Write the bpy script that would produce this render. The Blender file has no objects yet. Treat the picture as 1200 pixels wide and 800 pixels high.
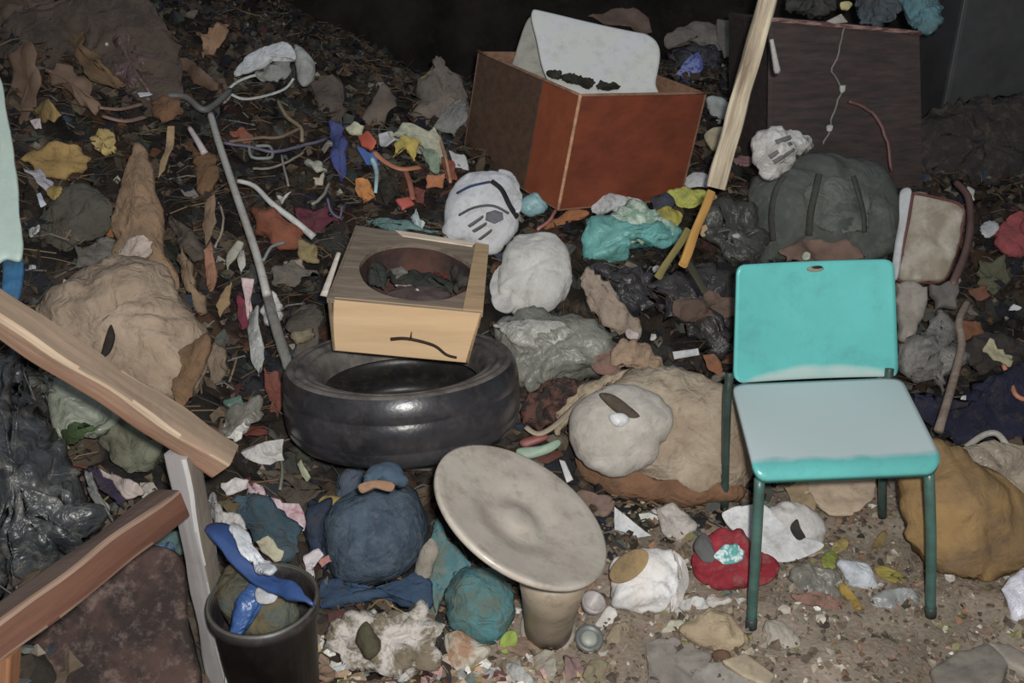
import bpy, bmesh, math, random
import numpy as np
from mathutils import Vector, Matrix, noise

# ------------------------------------------------------------------ camera, light, exposure
scene = bpy.context.scene
COL = scene.collection
PI = math.pi
CAM_H, PITCH, FPX = 1.62, math.radians(27.0), 1167.0
cam_data = bpy.data.cameras.new('camera')
cam_data.sensor_width = 36.0
cam_data.lens = 36.0 * FPX / 1200.0
cam_data.clip_start = 0.05
camera = bpy.data.objects.new('camera', cam_data)
camera.location = (0, 0, CAM_H)
camera.rotation_euler = (PI / 2 - PITCH, 0, 0)
COL.objects.link(camera)
scene.camera = camera

world = bpy.data.worlds.new('world')
world.use_nodes = True
world.node_tree.nodes['Background'].inputs[0].default_value = (0.75, 0.85, 1.0, 1)
world.node_tree.nodes['Background'].inputs[1].default_value = 0.24
scene.world = world

# the camera's own flash, just above and right of the lens
fl = bpy.data.lights.new('camera_flash', 'POINT')
fl.energy = 185.0
fl.color = (1.0, 0.985, 0.95)
fl.shadow_soft_size = 0.025
flash = bpy.data.objects.new('camera_flash', fl)
flash.location = (0.05, -0.02, CAM_H + 0.07)
COL.objects.link(flash)

scene.view_settings.view_transform = 'Standard'
scene.view_settings.look = 'None'
scene.view_settings.gamma = 1.0
scene.view_settings.use_curve_mapping = False
scene.view_settings.exposure = 0.08

# ------------------------------------------------------------------ geometry of the place
CAM = Vector((0, 0, CAM_H))
RT = Vector((1, 0, 0))
FW = Vector((0, math.cos(PITCH), -math.sin(PITCH)))
UP = Vector((0, math.sin(PITCH), math.cos(PITCH)))
ZZ = Vector((0, 0, 1))

def cv(r, u, b):
    """a direction given as right, up and towards the viewer"""
    return (RT * r + UP * u - FW * b).normalized()

def ray(px, py):
    return FW + RT * ((px - 600) / FPX) + UP * ((400 - py) / FPX)

def at_d(px, py, d):
    return CAM + ray(px, py) * d

def at_z(px, py, z):
    r = ray(px, py)
    return CAM + r * ((z - CAM_H) / r.z)

def at_y(px, py, y):
    r = ray(px, py)
    return CAM + r * (y / r.y)

HY = [0.8, 1.2, 1.8, 2.2, 2.6, 3.0, 3.5, 4.0, 4.6, 5.6]
HX = [-2.8, -1.5, -0.9, -0.4, 0.0, 0.4, 0.9, 1.5, 2.8]
HT = [[.45, .40, .10, -.02, -.03, -.03, -.03, -.03, -.03],
      [.60, .50, .32, .04, -.03, -.03, -.03, -.03, -.03],
      [.72, .60, .40, .12, .01, -.03, -.03, -.03, .02],
      [.82, .70, .46, .20, .10, .03, -.01, -.02, .06],
      [.95, .78, .53, .33, .26, .18, .10, .10, .16],
      [1.05, .87, .62, .48, .42, .34, .28, .25, .30],
      [1.20, 1.0, .77, .62, .55, .50, .45, .42, .45],
      [1.30, 1.12, .87, .70, .62, .60, .58, .55, .60],
      [1.40, 1.15, .80, .56, .55, .62, .62, .60, .62],
      [1.40, 1.10, .72, .45, .45, .55, .58, .60, .60]]

def _seg(a, v):
    v = min(max(v, a[0]), a[-1] - 1e-6)
    for i in range(len(a) - 1):
        if v < a[i + 1]:
            t = (v - a[i]) / (a[i + 1] - a[i])
            return i, t * t * (3 - 2 * t) * .5 + t * .5
    return len(a) - 2, 1.0

def hz(x, y):
    i, u = _seg(HX, x)
    j, v = _seg(HY, y)
    return ((HT[j][i] * (1 - u) + HT[j][i + 1] * u) * (1 - v) + (HT[j + 1][i] * (1 - u) + HT[j + 1][i + 1] * u) * v)

def gz(x, y):
    return max(0.0, hz(x, y))

def heap_d(px, py):
    r = ray(px, py)
    d = 0.8
    while d < 6.2:
        p = CAM + r * d
        if p.z <= gz(p.x, p.y) or p.y > 5.3:
            return d
        d += 0.008
    return 6.0

def on_heap(px, py, lift=0.0):
    return CAM + ray(px, py) * heap_d(px, py) + ZZ * lift

# ------------------------------------------------------------------ materials
def lin(c):
    c /= 255.0
    return c / 12.92 if c <= .04045 else ((c + .055) / 1.055) ** 2.4

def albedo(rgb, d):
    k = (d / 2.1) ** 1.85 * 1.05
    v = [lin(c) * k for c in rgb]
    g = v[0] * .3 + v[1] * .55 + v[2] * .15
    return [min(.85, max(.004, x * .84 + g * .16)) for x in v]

MATS = {}
KIND = {  # roughness, specular, fine scale, fine bump, dirt amount
    'cloth': (.95, .15, 260, .25, .35), 'felt': (.95, .12, 300, .2, .3), 'paper': (.9, .2, 60, .12, .25), 'film': (.38, .5, 40, .25, .25),
    'plastic': (.45, .45, 90, .08, .25), 'metal': (.45, .6, 120, .06, .2), 'rubber': (.42, .5, 90, .15, .3),
    'card': (.9, .2, 70, .08, .25), 'wood': (.75, .3, 18, .2, .3), 'dirt': (1, .1, 60, .6, .4),
    'paint': (.35, .5, 70, .05, .1)}

def mk(kind, rgb, d=2.1, rgb2=None, scale=9, contrast=.5, dirt=(70, 60, 50), dirt_amt=None, seed=0, rough=None):
    key = (kind, tuple(rgb), round(d, 1), tuple(rgb2) if rgb2 else None, scale, contrast, dirt, dirt_amt, seed, rough)
    if key in MATS:
        return MATS[key]
    ro, sp, fs, fb, da = KIND[kind]
    if dirt_amt is not None:
        da = dirt_amt
    m = bpy.data.materials.new(kind)
    m.use_nodes = True
    nt = m.node_tree
    N, L = nt.nodes, nt.links
    bs = N['Principled BSDF']
    bs.inputs['Roughness'].default_value = ro if rough is None else rough
    bs.inputs['Specular IOR Level'].default_value = sp
    tc = N.new('ShaderNodeTexCoord')
    mp = N.new('ShaderNodeMapping')
    mp.inputs['Location'].default_value = (seed * 3.7, seed * 1.3, seed * 2.1)
    if kind == 'wood':
        mp.inputs['Scale'].default_value = (.12, 1.6, 1.6)
    L.new(tc.outputs['Object'], mp.inputs['Vector'])
    n1 = N.new('ShaderNodeTexNoise')
    n1.inputs['Scale'].default_value = scale * (4 if kind == 'wood' else 1)
    n1.inputs['Detail'].default_value = 6
    n1.inputs['Roughness'].default_value = .65
    L.new(mp.outputs['Vector'], n1.inputs['Vector'])
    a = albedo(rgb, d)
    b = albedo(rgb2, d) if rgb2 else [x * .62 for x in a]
    r1 = N.new('ShaderNodeValToRGB')
    r1.color_ramp.elements[0].position = .5 - .25 * (1.05 - contrast)
    r1.color_ramp.elements[1].position = .5 + .25 * (1.05 - contrast)
    r1.color_ramp.elements[0].color = (*b, 1)
    r1.color_ramp.elements[1].color = (*a, 1)
    L.new(n1.outputs['Fac'], r1.inputs['Fac'])
    # dirt blotches
    n2 = N.new('ShaderNodeTexNoise')
    n2.inputs['Scale'].default_value = scale * 2.7
    n2.inputs['Detail'].default_value = 8
    n2.inputs['Roughness'].default_value = .75
    L.new(mp.outputs['Vector'], n2.inputs['Vector'])
    r2 = N.new('ShaderNodeValToRGB')
    r2.color_ramp.elements[0].position = .50
    r2.color_ramp.elements[1].position = .72
    r2.color_ramp.elements[0].color = (0, 0, 0, 1)
    r2.color_ramp.elements[1].color = (min(1, da * 2), ) * 3 + (1,)
    L.new(n2.outputs['Fac'], r2.inputs['Fac'])
    mx = N.new('ShaderNodeMix')
    mx.data_type = 'RGBA'
    L.new(r2.outputs['Color'], mx.inputs['Factor'])
    L.new(r1.outputs['Color'], mx.inputs['A'])
    mx.inputs['B'].default_value = (*albedo(dirt, d), 1)
    L.new(mx.outputs['Result'], bs.inputs['Base Color'])
    n3 = N.new('ShaderNodeTexNoise')
    n3.inputs['Scale'].default_value = fs
    n3.inputs['Detail'].default_value = 4
    L.new(mp.outputs['Vector'], n3.inputs['Vector'])
    bp = N.new('ShaderNodeBump')
    bp.inputs['Strength'].default_value = fb
    bp.inputs['Distance'].default_value = .004
    L.new(n3.outputs['Fac'], bp.inputs['Height'])
    if kind in ('cloth', 'film', 'paper', 'felt'):                       # creases in the cloth
        n4 = N.new('ShaderNodeTexNoise')
        n4.inputs['Scale'].default_value = 15 if kind == 'felt' else 22
        n4.inputs['Detail'].default_value = 3
        n4.inputs['Distortion'].default_value = 1.6
        L.new(mp.outputs['Vector'], n4.inputs['Vector'])
        b2 = N.new('ShaderNodeBump')
        b2.inputs['Strength'].default_value = .5 if kind == 'felt' else .7
        b2.inputs['Distance'].default_value = .014
        L.new(n4.outputs['Fac'], b2.inputs['Height'])
        L.new(b2.outputs['Normal'], bp.inputs['Normal'])
    L.new(bp.outputs['Normal'], bs.inputs['Normal'])
    MATS[key] = m
    return m

def attr_mat(name, rough=.9, bump=.3):
    m = bpy.data.materials.new(name)
    m.use_nodes = True
    N, L = m.node_tree.nodes, m.node_tree.links
    bs = N['Principled BSDF']
    bs.inputs['Roughness'].default_value = rough
    bs.inputs['Specular IOR Level'].default_value = .25
    at = N.new('ShaderNodeAttribute')
    at.attribute_name = 'Col'
    tc = N.new('ShaderNodeTexCoord')
    nz = N.new('ShaderNodeTexNoise')
    nz.inputs['Scale'].default_value = 90
    nz.inputs['Detail'].default_value = 5
    L.new(tc.outputs['Object'], nz.inputs['Vector'])
    mr = N.new('ShaderNodeMapRange')
    mr.inputs['To Min'].default_value = .55
    mr.inputs['To Max'].default_value = 1.35
    L.new(nz.outputs['Fac'], mr.inputs['Value'])
    mx = N.new('ShaderNodeVectorMath')
    mx.operation = 'SCALE'
    L.new(at.outputs['Color'], mx.inputs[0])
    L.new(mr.outputs['Result'], mx.inputs['Scale'])
    L.new(mx.outputs['Vector'], bs.inputs['Base Color'])
    bp = N.new('ShaderNodeBump')
    bp.inputs['Strength'].default_value = bump
    bp.inputs['Distance'].default_value = .006
    L.new(nz.outputs['Fac'], bp.inputs['Height'])
    L.new(bp.outputs['Normal'], bs.inputs['Normal'])
    return m

# ------------------------------------------------------------------ objects
def wloc(o):
    v = Vector(o.location)
    while o.parent is not None:
        o = o.parent
        v += Vector(o.location)
    return v

def link_mesh(name, verts, faces, mat, parent=None, smooth=True, origin=None, matrix=None):
    """verts in world space unless a matrix is given; the mesh is stored about its origin"""
    me = bpy.data.meshes.new(name)
    if matrix is None:
        o0 = wloc(parent) if parent is not None else (Vector(origin) if origin is not None else sum((Vector(v) for v in verts), Vector()) / len(verts))
        verts = [tuple(Vector(v) - o0) for v in verts]
    me.from_pydata([tuple(v) for v in verts], [], faces)
    me.update()
    if smooth:
        me.polygons.foreach_set('use_smooth', [True] * len(me.polygons))
    ob = bpy.data.objects.new(name, me)
    if mat is not None:
        me.materials.append(mat)
    COL.objects.link(ob)
    if parent is not None:
        ob.parent = parent
        ob.matrix_parent_inverse = Matrix()
        if matrix is not None:
            ob.matrix_basis = Matrix.Translation(-wloc(parent)) @ matrix
    elif matrix is not None:
        ob.matrix_world = matrix
    else:
        ob.location = o0
    return ob

def tag(o, label, cat, group=None, kind=None):
    o['label'] = label
    o['category'] = cat
    if group:
        o['group'] = group
    if kind:
        o['kind'] = kind
    return o

def thing(name, label, cat, loc, group=None):
    o = bpy.data.objects.new(name, None)
    o.empty_display_size = .05
    o.location = loc
    COL.objects.link(o)
    return tag(o, label, cat, group)

def orient_out(verts, faces):
    bm = bmesh.new()
    vs = [bm.verts.new(v) for v in verts]
    for f in faces:
        try:
            bm.faces.new([vs[i] for i in f])
        except ValueError:
            pass
    bmesh.ops.recalc_face_normals(bm, faces=bm.faces)
    bm.verts.index_update()
    out = [tuple(v.co) for v in bm.verts], [[v.index for v in f.verts] for f in bm.faces]
    bm.free()
    return out

def vnormals(V, F):
    nrm = np.zeros_like(V)
    for f in F:
        a, b, c = V[f[0]], V[f[1]], V[f[2]]
        n = np.cross(b - a, c - a)
        for i in f:
            nrm[i] += n
    l = np.linalg.norm(nrm, axis=1)
    l[l < 1e-12] = 1
    return nrm / l[:, None]

def crumple_value(p, mode, scale, seed):
    q = Vector((p[0] * scale + seed * 7.13, p[1] * scale - seed * 3.7, p[2] * scale + seed * 1.9))
    if mode == 'paper':
        d = noise.voronoi(q)[0]
        return min(1.0, (d[1] - d[0]) * 1.6) - .45
    if mode == 'fold':
        q = q + Vector((noise.noise(q * .7), noise.noise(q * .7 + Vector((4, 1, 7))), noise.noise(q * .7 + Vector((9, 5, 2))))) * .8
        v = 1 - 2.6 * abs(noise.noise(q)) ** .8
        w = 1 - 2.6 * abs(noise.noise(q * 2.3 + Vector((3, 3, 3)))) ** .8
        return v * .7 + w * .38 + .18 * noise.noise(q * 6)
    return noise.fractal(q, .8, 2.1, 4)

def spline(pts, n, closed=True):
    P = [np.array(p, float) for p in pts]
    m = len(P)
    out = []
    segs = m if closed else m - 1
    for k in range(n):
        u = k * segs / (n if closed else n - 1)
        i = min(int(u), segs - 1)
        t = u - i
        g = (lambda j: P[j % m]) if closed else (lambda j: P[min(max(j, 0), m - 1)])
        a, b, c, e = g(i - 1), g(i), g(i + 1), g(i + 2)
        out.append(.5 * (2 * b + (c - a) * t + (2 * a - 5 * b + 4 * c - e) * t * t + (3 * b - a - 3 * c + e) * t ** 3))
    return out

def polyline(pts, n):
    P = [np.array(p, float) for p in pts]
    m = len(P)
    per = max(1, n // m)
    out = []
    for i in range(m):
        for k in range(per):
            out.append(P[i] + (P[(i + 1) % m] - P[i]) * k / per)
    return out

def body(outline, d=None, lift=0.0, n=None, hf=.03, hb=.03, p=2.0, N=48, rings=9, sharp=False,
         crumple=None, warp=None, seed=0, bend=0.0, sit=False, jag=0.0):
    """a closed swollen body whose rim follows an outline; hf and hb are its front and back depth"""
    if jag:                                                        # torn, uneven edge
        w_ = max(q[0] for q in outline) - min(q[0] for q in outline)
        h_ = max(q[1] for q in outline) - min(q[1] for q in outline)
        am = jag * min(w_, h_)
        new = []
        for i, q in enumerate(outline):
            e = outline[(i + 1) % len(outline)]
            new.append(q)
            for t in (.33, .66):
                new.append((q[0] + (e[0] - q[0]) * t + random.uniform(-am, am), q[1] + (e[1] - q[1]) * t + random.uniform(-am, am)))
        outline = new
        N = max(N, len(new))
    pts = polyline(outline, N) if sharp else spline(outline, N)
    N = len(pts)
    cx = sum(q[0] for q in outline) / len(outline)
    cy = sum(q[1] for q in outline) / len(outline)
    if sit and not d:
        low = max(outline, key=lambda q: q[1])
        d = min(heap_d(cx, cy) - lift, heap_d(low[0], low[1]) + .03)
    base = at_d(cx, cy, d) if d else at_d(cx, cy, heap_d(cx, cy) - lift)
    nn = cv(*n) if n is not None else (-FW * .9 + ZZ * .3).normalized()
    e1 = (RT - nn * RT.dot(nn)).normalized()
    e2 = nn.cross(e1)
    O = []
    for q in pts:
        r = ray(q[0], q[1])
        w = CAM + r * ((base - CAM).dot(nn) / r.dot(nn)) - base
        O.append((w.dot(e1), w.dot(e2)))
    O = np.array(O)
    size = np.abs(O).max() + 1e-6
    V, F = [], []
    wa, ws = warp or (0, 1)

    def put(x, y, h):
        if wa:
            h += wa * noise.noise(Vector((x * ws + seed, y * ws - seed * 2, seed * 1.7)))
        if bend:
            h += bend * (x * x + y * y) / size
        V.append((x, y, h))
    ts = [1 - (i / rings) for i in range(rings)]
    ts = [math.sin(t * PI / 2) for t in ts]
    for t in ts:                                                 # rim to centre, front
        h = hf * max(0, 1 - t ** p) ** (1 / p)
        for j in range(N):
            put(O[j, 0] * t, O[j, 1] * t, h)
    put(0, 0, hf)
    cfront = len(V) - 1
    rb = max(3, rings // 2)
    tb = [math.sin((1 - i / rb) * PI / 2) for i in range(1, rb)]
    b0 = len(V)
    for t in tb:
        h = -hb * max(0, 1 - t ** p) ** (1 / p)
        for j in range(N):
            put(O[j, 0] * t, O[j, 1] * t, h)
    put(0, 0, -hb)
    cback = len(V) - 1
    for i in range(rings - 1):
        for j in range(N):
            k = (j + 1) % N
            F.append((i * N + j, i * N + k, (i + 1) * N + k, (i + 1) * N + j))
    for j in range(N):
        F.append(((rings - 1) * N + j, (rings - 1) * N + (j + 1) % N, cfront))
    prev = 0
    for i in range(len(tb)):
        cur = b0 + i * N
        for j in range(N):
            k = (j + 1) % N
            F.append((prev + k, prev + j, cur + j, cur + k))
        prev = cur
    for j in range(N):
        F.append((prev + (j + 1) % N, prev + j, cback))
    V = np.array(V)
    if crumple:
        for mode, amp, sc in (crumple if isinstance(crumple, list) else [crumple]):
            nv = vnormals(V, F)
            val = np.array([crumple_value(v, mode, sc, seed + 1) for v in V])
            V = V + nv * (val * amp)[:, None]
    W = [base + e1 * float(v[0]) + e2 * float(v[1]) + nn * float(v[2]) for v in V]
    dist = (base - CAM).dot(FW)
    return W, F, base, dist

def bl(name, outline, rgb, label=None, cat=None, parent=None, kind='cloth', rgb2=None, mscale=9, contrast=.5,
       group=None, dirt=(70, 60, 50), dirt_amt=None, rough=None, flat=False, **kw):
    kw.setdefault('seed', random.random() * 20)
    W, F, base, dist = body(outline, **kw)
    m = mk(kind, rgb, dist, rgb2, mscale, contrast, dirt, dirt_amt, int(kw['seed']) % 6, rough)
    o = link_mesh(name, W, F, m, parent, smooth=not flat, origin=base)
    if parent is None and label:
        tag(o, label, cat, group)
    return o

def star(px, py, w, h, rot=0.0, k=7, jit=.25, rnd=random):
    out = []
    c, s = math.cos(math.radians(rot)), math.sin(math.radians(rot))
    for i in range(k):
        a = 2 * PI * (i + rnd.uniform(-.25, .25)) / k
        r = 1 + rnd.uniform(-jit, jit)
        x, y = math.cos(a) * w / 2 * r, math.sin(a) * h / 2 * r
        out.append((px + c * x - s * y, py + s * x + c * y))
    return out

def ell(px, py, w, h, rot=0.0, k=12):
    c, s = math.cos(math.radians(rot)), math.sin(math.radians(rot))
    return [(px + c * math.cos(2 * PI * i / k) * w / 2 - s * math.sin(2 * PI * i / k) * h / 2,
             py + s * math.cos(2 * PI * i / k) * w / 2 + c * math.sin(2 * PI * i / k) * h / 2) for i in range(k)]

# ---- tubes, beams, lathes
def resolve(p):
    if isinstance(p, Vector):
        return p
    if len(p) == 2:
        return at_d(p[0], p[1], heap_d(p[0], p[1]) - .015)
    return at_d(p[0], p[1], p[2] if p[2] > .8 else heap_d(p[0], p[1]) - p[2])

def tube(pts, r, n=7, steps=4, wobble=0.0, seed=0, r_end=None, smooth_path=True, flatten=1.0):
    P = [resolve(p) for p in pts]
    if smooth_path and len(P) > 2:
        Q = [Vector(q) for q in spline([tuple(p) for p in P], steps * (len(P) - 1) + 1, closed=False)]
    else:
        Q = []
        for i in range(len(P) - 1):
            for k in range(steps):
                Q.append(P[i].lerp(P[i + 1], k / steps))
        Q.append(P[-1])
    V, F = [], []
    m = len(Q)
    t0 = (Q[1] - Q[0]).normalized()
    ref = ZZ if abs(t0.dot(ZZ)) < .9 else RT
    side = t0.cross(ref).normalized()
    for i, q in enumerate(Q):
        t = (Q[min(i + 1, m - 1)] - Q[max(i - 1, 0)]).normalized()
        side = (side - t * side.dot(t)).normalized()
        up = t.cross(side)
        rr = r if r_end is None else r + (r_end - r) * i / (m - 1)
        if wobble:
            q = q + Vector((noise.noise(q * 30 + Vector((seed, 0, 0))), noise.noise(q * 30 + Vector((0, seed, 3))), noise.noise(q * 30 + Vector((5, 0, seed))))) * wobble
        for k in range(n):
            a = 2 * PI * k / n
            V.append(q + side * math.cos(a) * rr + up * math.sin(a) * rr * flatten)
    for i in range(m - 1):
        for k in range(n):
            l = (k + 1) % n
            F.append((i * n + k, i * n + l, (i + 1) * n + l, (i + 1) * n + k))
    F.append(tuple(range(n))[::-1])
    F.append(tuple((m - 1) * n + k for k in range(n)))
    return V, F

def cord(name, pts, width_px, rgb, label=None, cat='cord', parent=None, kind='plastic', group=None, rgb2=None, **kw):
    P = [resolve(p) for p in pts]
    mid = P[len(P) // 2]
    dist = (mid - CAM).dot(FW)
    r = width_px * dist / FPX / 2
    if 'r_end_px' in kw:
        kw['r_end'] = kw.pop('r_end_px') * dist / FPX / 2
    V, F = tube(P, r, **kw)
    o = link_mesh(name, V, F, mk(kind, rgb, dist, rgb2), parent, origin=mid)
    if parent is None and label:
        tag(o, label, cat, group)
    return o

def beam(name, a, b, w, h, mat, parent=None, up=ZZ, bevel=.004, segs=10, wear=.0015, taper=1.0, side=None, edge=None):
    """a squared timber from a to b, its own x along the grain"""
    a, b = Vector(a), Vector(b)
    x = (b - a).normalized()
    y = up.cross(x).normalized()
    z = x.cross(y)
    ln = (b - a).length
    bm = bmesh.new()
    ring = []
    prof = []
    for sy, sz in ((1, 1), (-1, 1), (-1, -1), (1, -1)):
        for k in range(3):
            an = math.atan2(sz, sy) + (k - 1) * PI / 4
            prof.append((sy * (w / 2 - bevel) + bevel * math.cos(an), sz * (h / 2 - bevel) + bevel * math.sin(an)))
    rows = []
    for i in range(segs + 1):
        t = i / segs
        s = 1 + (taper - 1) * t
        row = []
        for (py_, pz_) in prof:
            n1 = wear * noise.noise(Vector((t * ln * 9, py_ * 40, pz_ * 40)))
            e = .0
            if i in (0, segs):
                e = -.004 * (1 if i else -1)
            row.append(bm.verts.new((t * ln + e * 0, py_ * s + n1, pz_ * s + n1)))
        rows.append(row)
    n = len(prof)
    for i in range(segs):
        for k in range(n):
            bm.faces.new((rows[i][k], rows[i][(k + 1) % n], rows[i + 1][(k + 1) % n], rows[i + 1][k]))
    bm.faces.new(rows[0][::-1])
    bm.faces.new(rows[-1])
    bmesh.ops.recalc_face_normals(bm, faces=bm.faces)
    V = [tuple(v.co) for v in bm.verts]
    bm.verts.index_update()
    F = [[v.index for v in f.verts] for f in bm.faces]
    bm.free()
    M = Matrix((( x.x, y.x, z.x, a.x), (x.y, y.y, z.y, a.y), (x.z, y.z, z.z, a.z), (0, 0, 0, 1)))
    o = link_mesh(name, V, F, mat, parent, smooth=False, matrix=M)
    if side:
        o.data.materials.append(side)
        o.data.materials.append(edge or mat)
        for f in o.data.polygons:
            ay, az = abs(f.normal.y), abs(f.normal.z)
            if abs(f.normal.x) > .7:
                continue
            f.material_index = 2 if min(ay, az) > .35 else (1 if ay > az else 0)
    return o

def frame_of(axis, fwd=None):
    z = Vector(axis).normalized()
    f = Vector(fwd) if fwd is not None else RT
    x = (f - z * f.dot(z))
    if x.length < 1e-4:
        x = UP - z * UP.dot(z)
    x.normalize()
    y = z.cross(x)
    return x, y, z

def lathe(profile, center, axis, n=40, fwd=None, closed=False, sx=1.0, sy=1.0, arc=None, dent=0.0, seed=0):
    x, y, z = frame_of(axis, fwd)
    V, F = [], []
    m = len(profile)
    for (r, h) in profile:
        for k in range(n):
            a = 2 * PI * k / n
            p = Vector(center) + x * r * sx * math.cos(a) + y * r * sy * math.sin(a) + z * h
            if dent:
                w = p * 9 + Vector((seed, seed, 0))
                p = p + Vector((noise.noise(w), noise.noise(w + Vector((7, 3, 1))), noise.noise(w + Vector((2, 9, 4))))) * dent
            V.append(p)
    for i in range(m if closed else m - 1):
        i2 = (i + 1) % m
        for k in range(n):
            l = (k + 1) % n
            F.append((i * n + k, i * n + l, i2 * n + l, i2 * n + k))
    if not closed:
        F.append(tuple(range(n)))
        F.append(tuple((m - 1) * n + k for k in range(n)))
    return orient_out(V, F)

def hexa(P):
    """a solid from four bottom and four top corners"""
    F = [(0, 1, 2, 3), (4, 5, 6, 7), (0, 1, 5, 4), (1, 2, 6, 5), (2, 3, 7, 6), (3, 0, 4, 7)]
    return orient_out(P, F)

def board(name, corners, thick, mat, parent=None, bevel=.003, normal=None):
    """a four-cornered panel with thickness"""
    c = [Vector(q) for q in corners]
    nn = normal or (c[1] - c[0]).cross(c[3] - c[0]).normalized()
    bm = bmesh.new()
    vs = [bm.verts.new(q) for q in c] + [bm.verts.new(q - nn * thick) for q in c]
    for f in [(0, 1, 2, 3), (4, 5, 6, 7), (0, 1, 5, 4), (1, 2, 6, 5), (2, 3, 7, 6), (3, 0, 4, 7)]:
        bm.faces.new([vs[i] for i in f])
    bmesh.ops.recalc_face_normals(bm, faces=bm.faces)
    if bevel:
        bmesh.ops.bevel(bm, geom=bm.edges[:], offset=bevel, segments=2, affect='EDGES', profile=.5)
    bm.verts.index_update()
    V = [tuple(v.co) for v in bm.verts]
    F = [[v.index for v in f.verts] for f in bm.faces]
    bm.free()
    return link_mesh(name, V, F, mat, parent, smooth=False, origin=c[0])

# ---- a peaked cap lying about: a soft crown, a stiff brim
def hat(name, label, crown, rgb, rgb2, brim, brim_rgb, lift=.05, hf=.07, seed=1, d=None, n=None, brim_n=(0, .5, .85), brim_lift=0.0, group=None, amp=.011):
    cx = sum(q[0] for q in crown) / len(crown)
    cy = sum(q[1] for q in crown) / len(crown)
    low = max(crown, key=lambda q: q[1])
    d = d or min(heap_d(cx, cy) - lift, heap_d(low[0], low[1]) + .02)
    root = thing(name, label, 'cap', at_d(cx, cy, d + .05), group)
    bl('crown', crown, rgb, parent=root, kind='felt', rgb2=rgb2, mscale=11, d=d, n=n, hf=hf, hb=.06, N=72, rings=13, crumple=[('fold', amp, 8), ('fold', amp * .3, 22)], seed=seed, dirt=(120, 110, 98))
    if brim:
        bl('brim', brim, brim_rgb, parent=root, kind='felt', mscale=11, d=d - brim_lift, n=brim_n, hf=.010, hb=.010, p=4, N=56, rings=8, crumple=[('fold', .008, 9)], bend=.15, seed=seed + 1, dirt=(120, 110, 98))
    return root, d

# ================================================================== SETTING
random.seed(7)

def grid_mesh(name, x0, x1, y0, y1, nx, ny, zf, cf, mat):
    V = [(x0 + (x1 - x0) * i / nx, y0 + (y1 - y0) * j / ny) for j in range(ny + 1) for i in range(nx + 1)]
    V = [(x, y, zf(x, y)) for x, y in V]
    F = [(j * (nx + 1) + i, j * (nx + 1) + i + 1, (j + 1) * (nx + 1) + i + 1, (j + 1) * (nx + 1) + i) for j in range(ny) for i in range(nx)]
    o = link_mesh(name, V, F, mat, origin=(0, 0, 0))
    if cf:
        at = o.data.color_attributes.new('Col', 'FLOAT_COLOR', 'POINT')
        buf = np.ones((len(V), 4), 'f')
        for i, v in enumerate(V):
            buf[i, :3] = cf(*v)
        at.data.foreach_set('color', buf.ravel())
    return o

def mixc(a, b, t):
    return [p + (q - p) * t for p, q in zip(a, b)]

def lrgb(rgb, k=1.0):
    return [lin(c) * k for c in rgb]

def floor_z(x, y):
    return .012 * noise.fractal(Vector((x * 9, y * 9, 1)), .8, 2.1, 4) + .004 * noise.noise(Vector((x * 60, y * 60, 4)))

def floor_c(x, y, z):
    t = .5 + .5 * noise.fractal(Vector((x * 5, y * 5, 3)), .8, 2.1, 4)
    c = mixc(lrgb((122, 110, 96)), lrgb((176, 162, 146)), min(1, max(0, t)))
    t2 = noise.noise(Vector((x * 24, y * 24, 9)))
    if t2 > .3:
        c = mixc(c, lrgb((140, 104, 84)), (t2 - .3) * 1.6)
    return c

fl_o = grid_mesh('floor', -2.8, 2.8, .3, 5.5, 240, 200, floor_z, floor_c, attr_mat('earth', .95, .6))
fl_o['kind'] = 'structure'

PAL = [((40, 36, 32), 5), ((58, 50, 44), 5), ((80, 68, 58), 3), ((30, 30, 32), 4), ((70, 72, 70), 2), ((84, 62, 48), 1.2),
       ((58, 42, 40), 1), ((110, 100, 88), 1), ((52, 60, 52), 1.5), ((50, 54, 62), .7)]
PALW = [w for _, w in PAL]
random.seed(3)
CELL = [random.choices(PAL, PALW)[0][0] for _ in range(997)]

def heap_z(x, y):
    h = hz(x, y)
    a = min(1, max(0, (h + .03) / .12))
    p = Vector((x * 11, y * 11, 0))
    dd, pp = noise.voronoi(p + Vector((noise.noise(p) * .5, noise.noise(p + Vector((3, 3, 3))) * .5, 0)))
    q = .06 * (min(1, (dd[1] - dd[0]) * 1.7) - .55) + .03 * noise.fractal(Vector((x * 17, y * 17, 5)), .8, 2.1, 3)
    return h - .02 + a * q

def heap_c(x, y, z):
    p = Vector((x * 11, y * 11, 0))
    dd, pp = noise.voronoi(p + Vector((noise.noise(p) * .5, noise.noise(p + Vector((3, 3, 3))) * .5, 0)))
    k = int(abs(pp[0].x * 131.7 + pp[0].y * 517.3)) % 997
    c = lrgb(CELL[k], 1.15)
    t = .5 + .5 * noise.noise(Vector((x * 30, y * 30, 2)))
    return mixc(c, lrgb((48, 42, 36)), t * .7)

hp = grid_mesh('rubbish_heap', -2.58, 2.58, .5, 5.38, 250, 236, heap_z, heap_c, attr_mat('packed_rubbish', .9, .8))
tag(hp, 'mound of packed dark rubbish that fills the room and slopes down to the earth floor', 'rubbish heap', kind='stuff')

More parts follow.
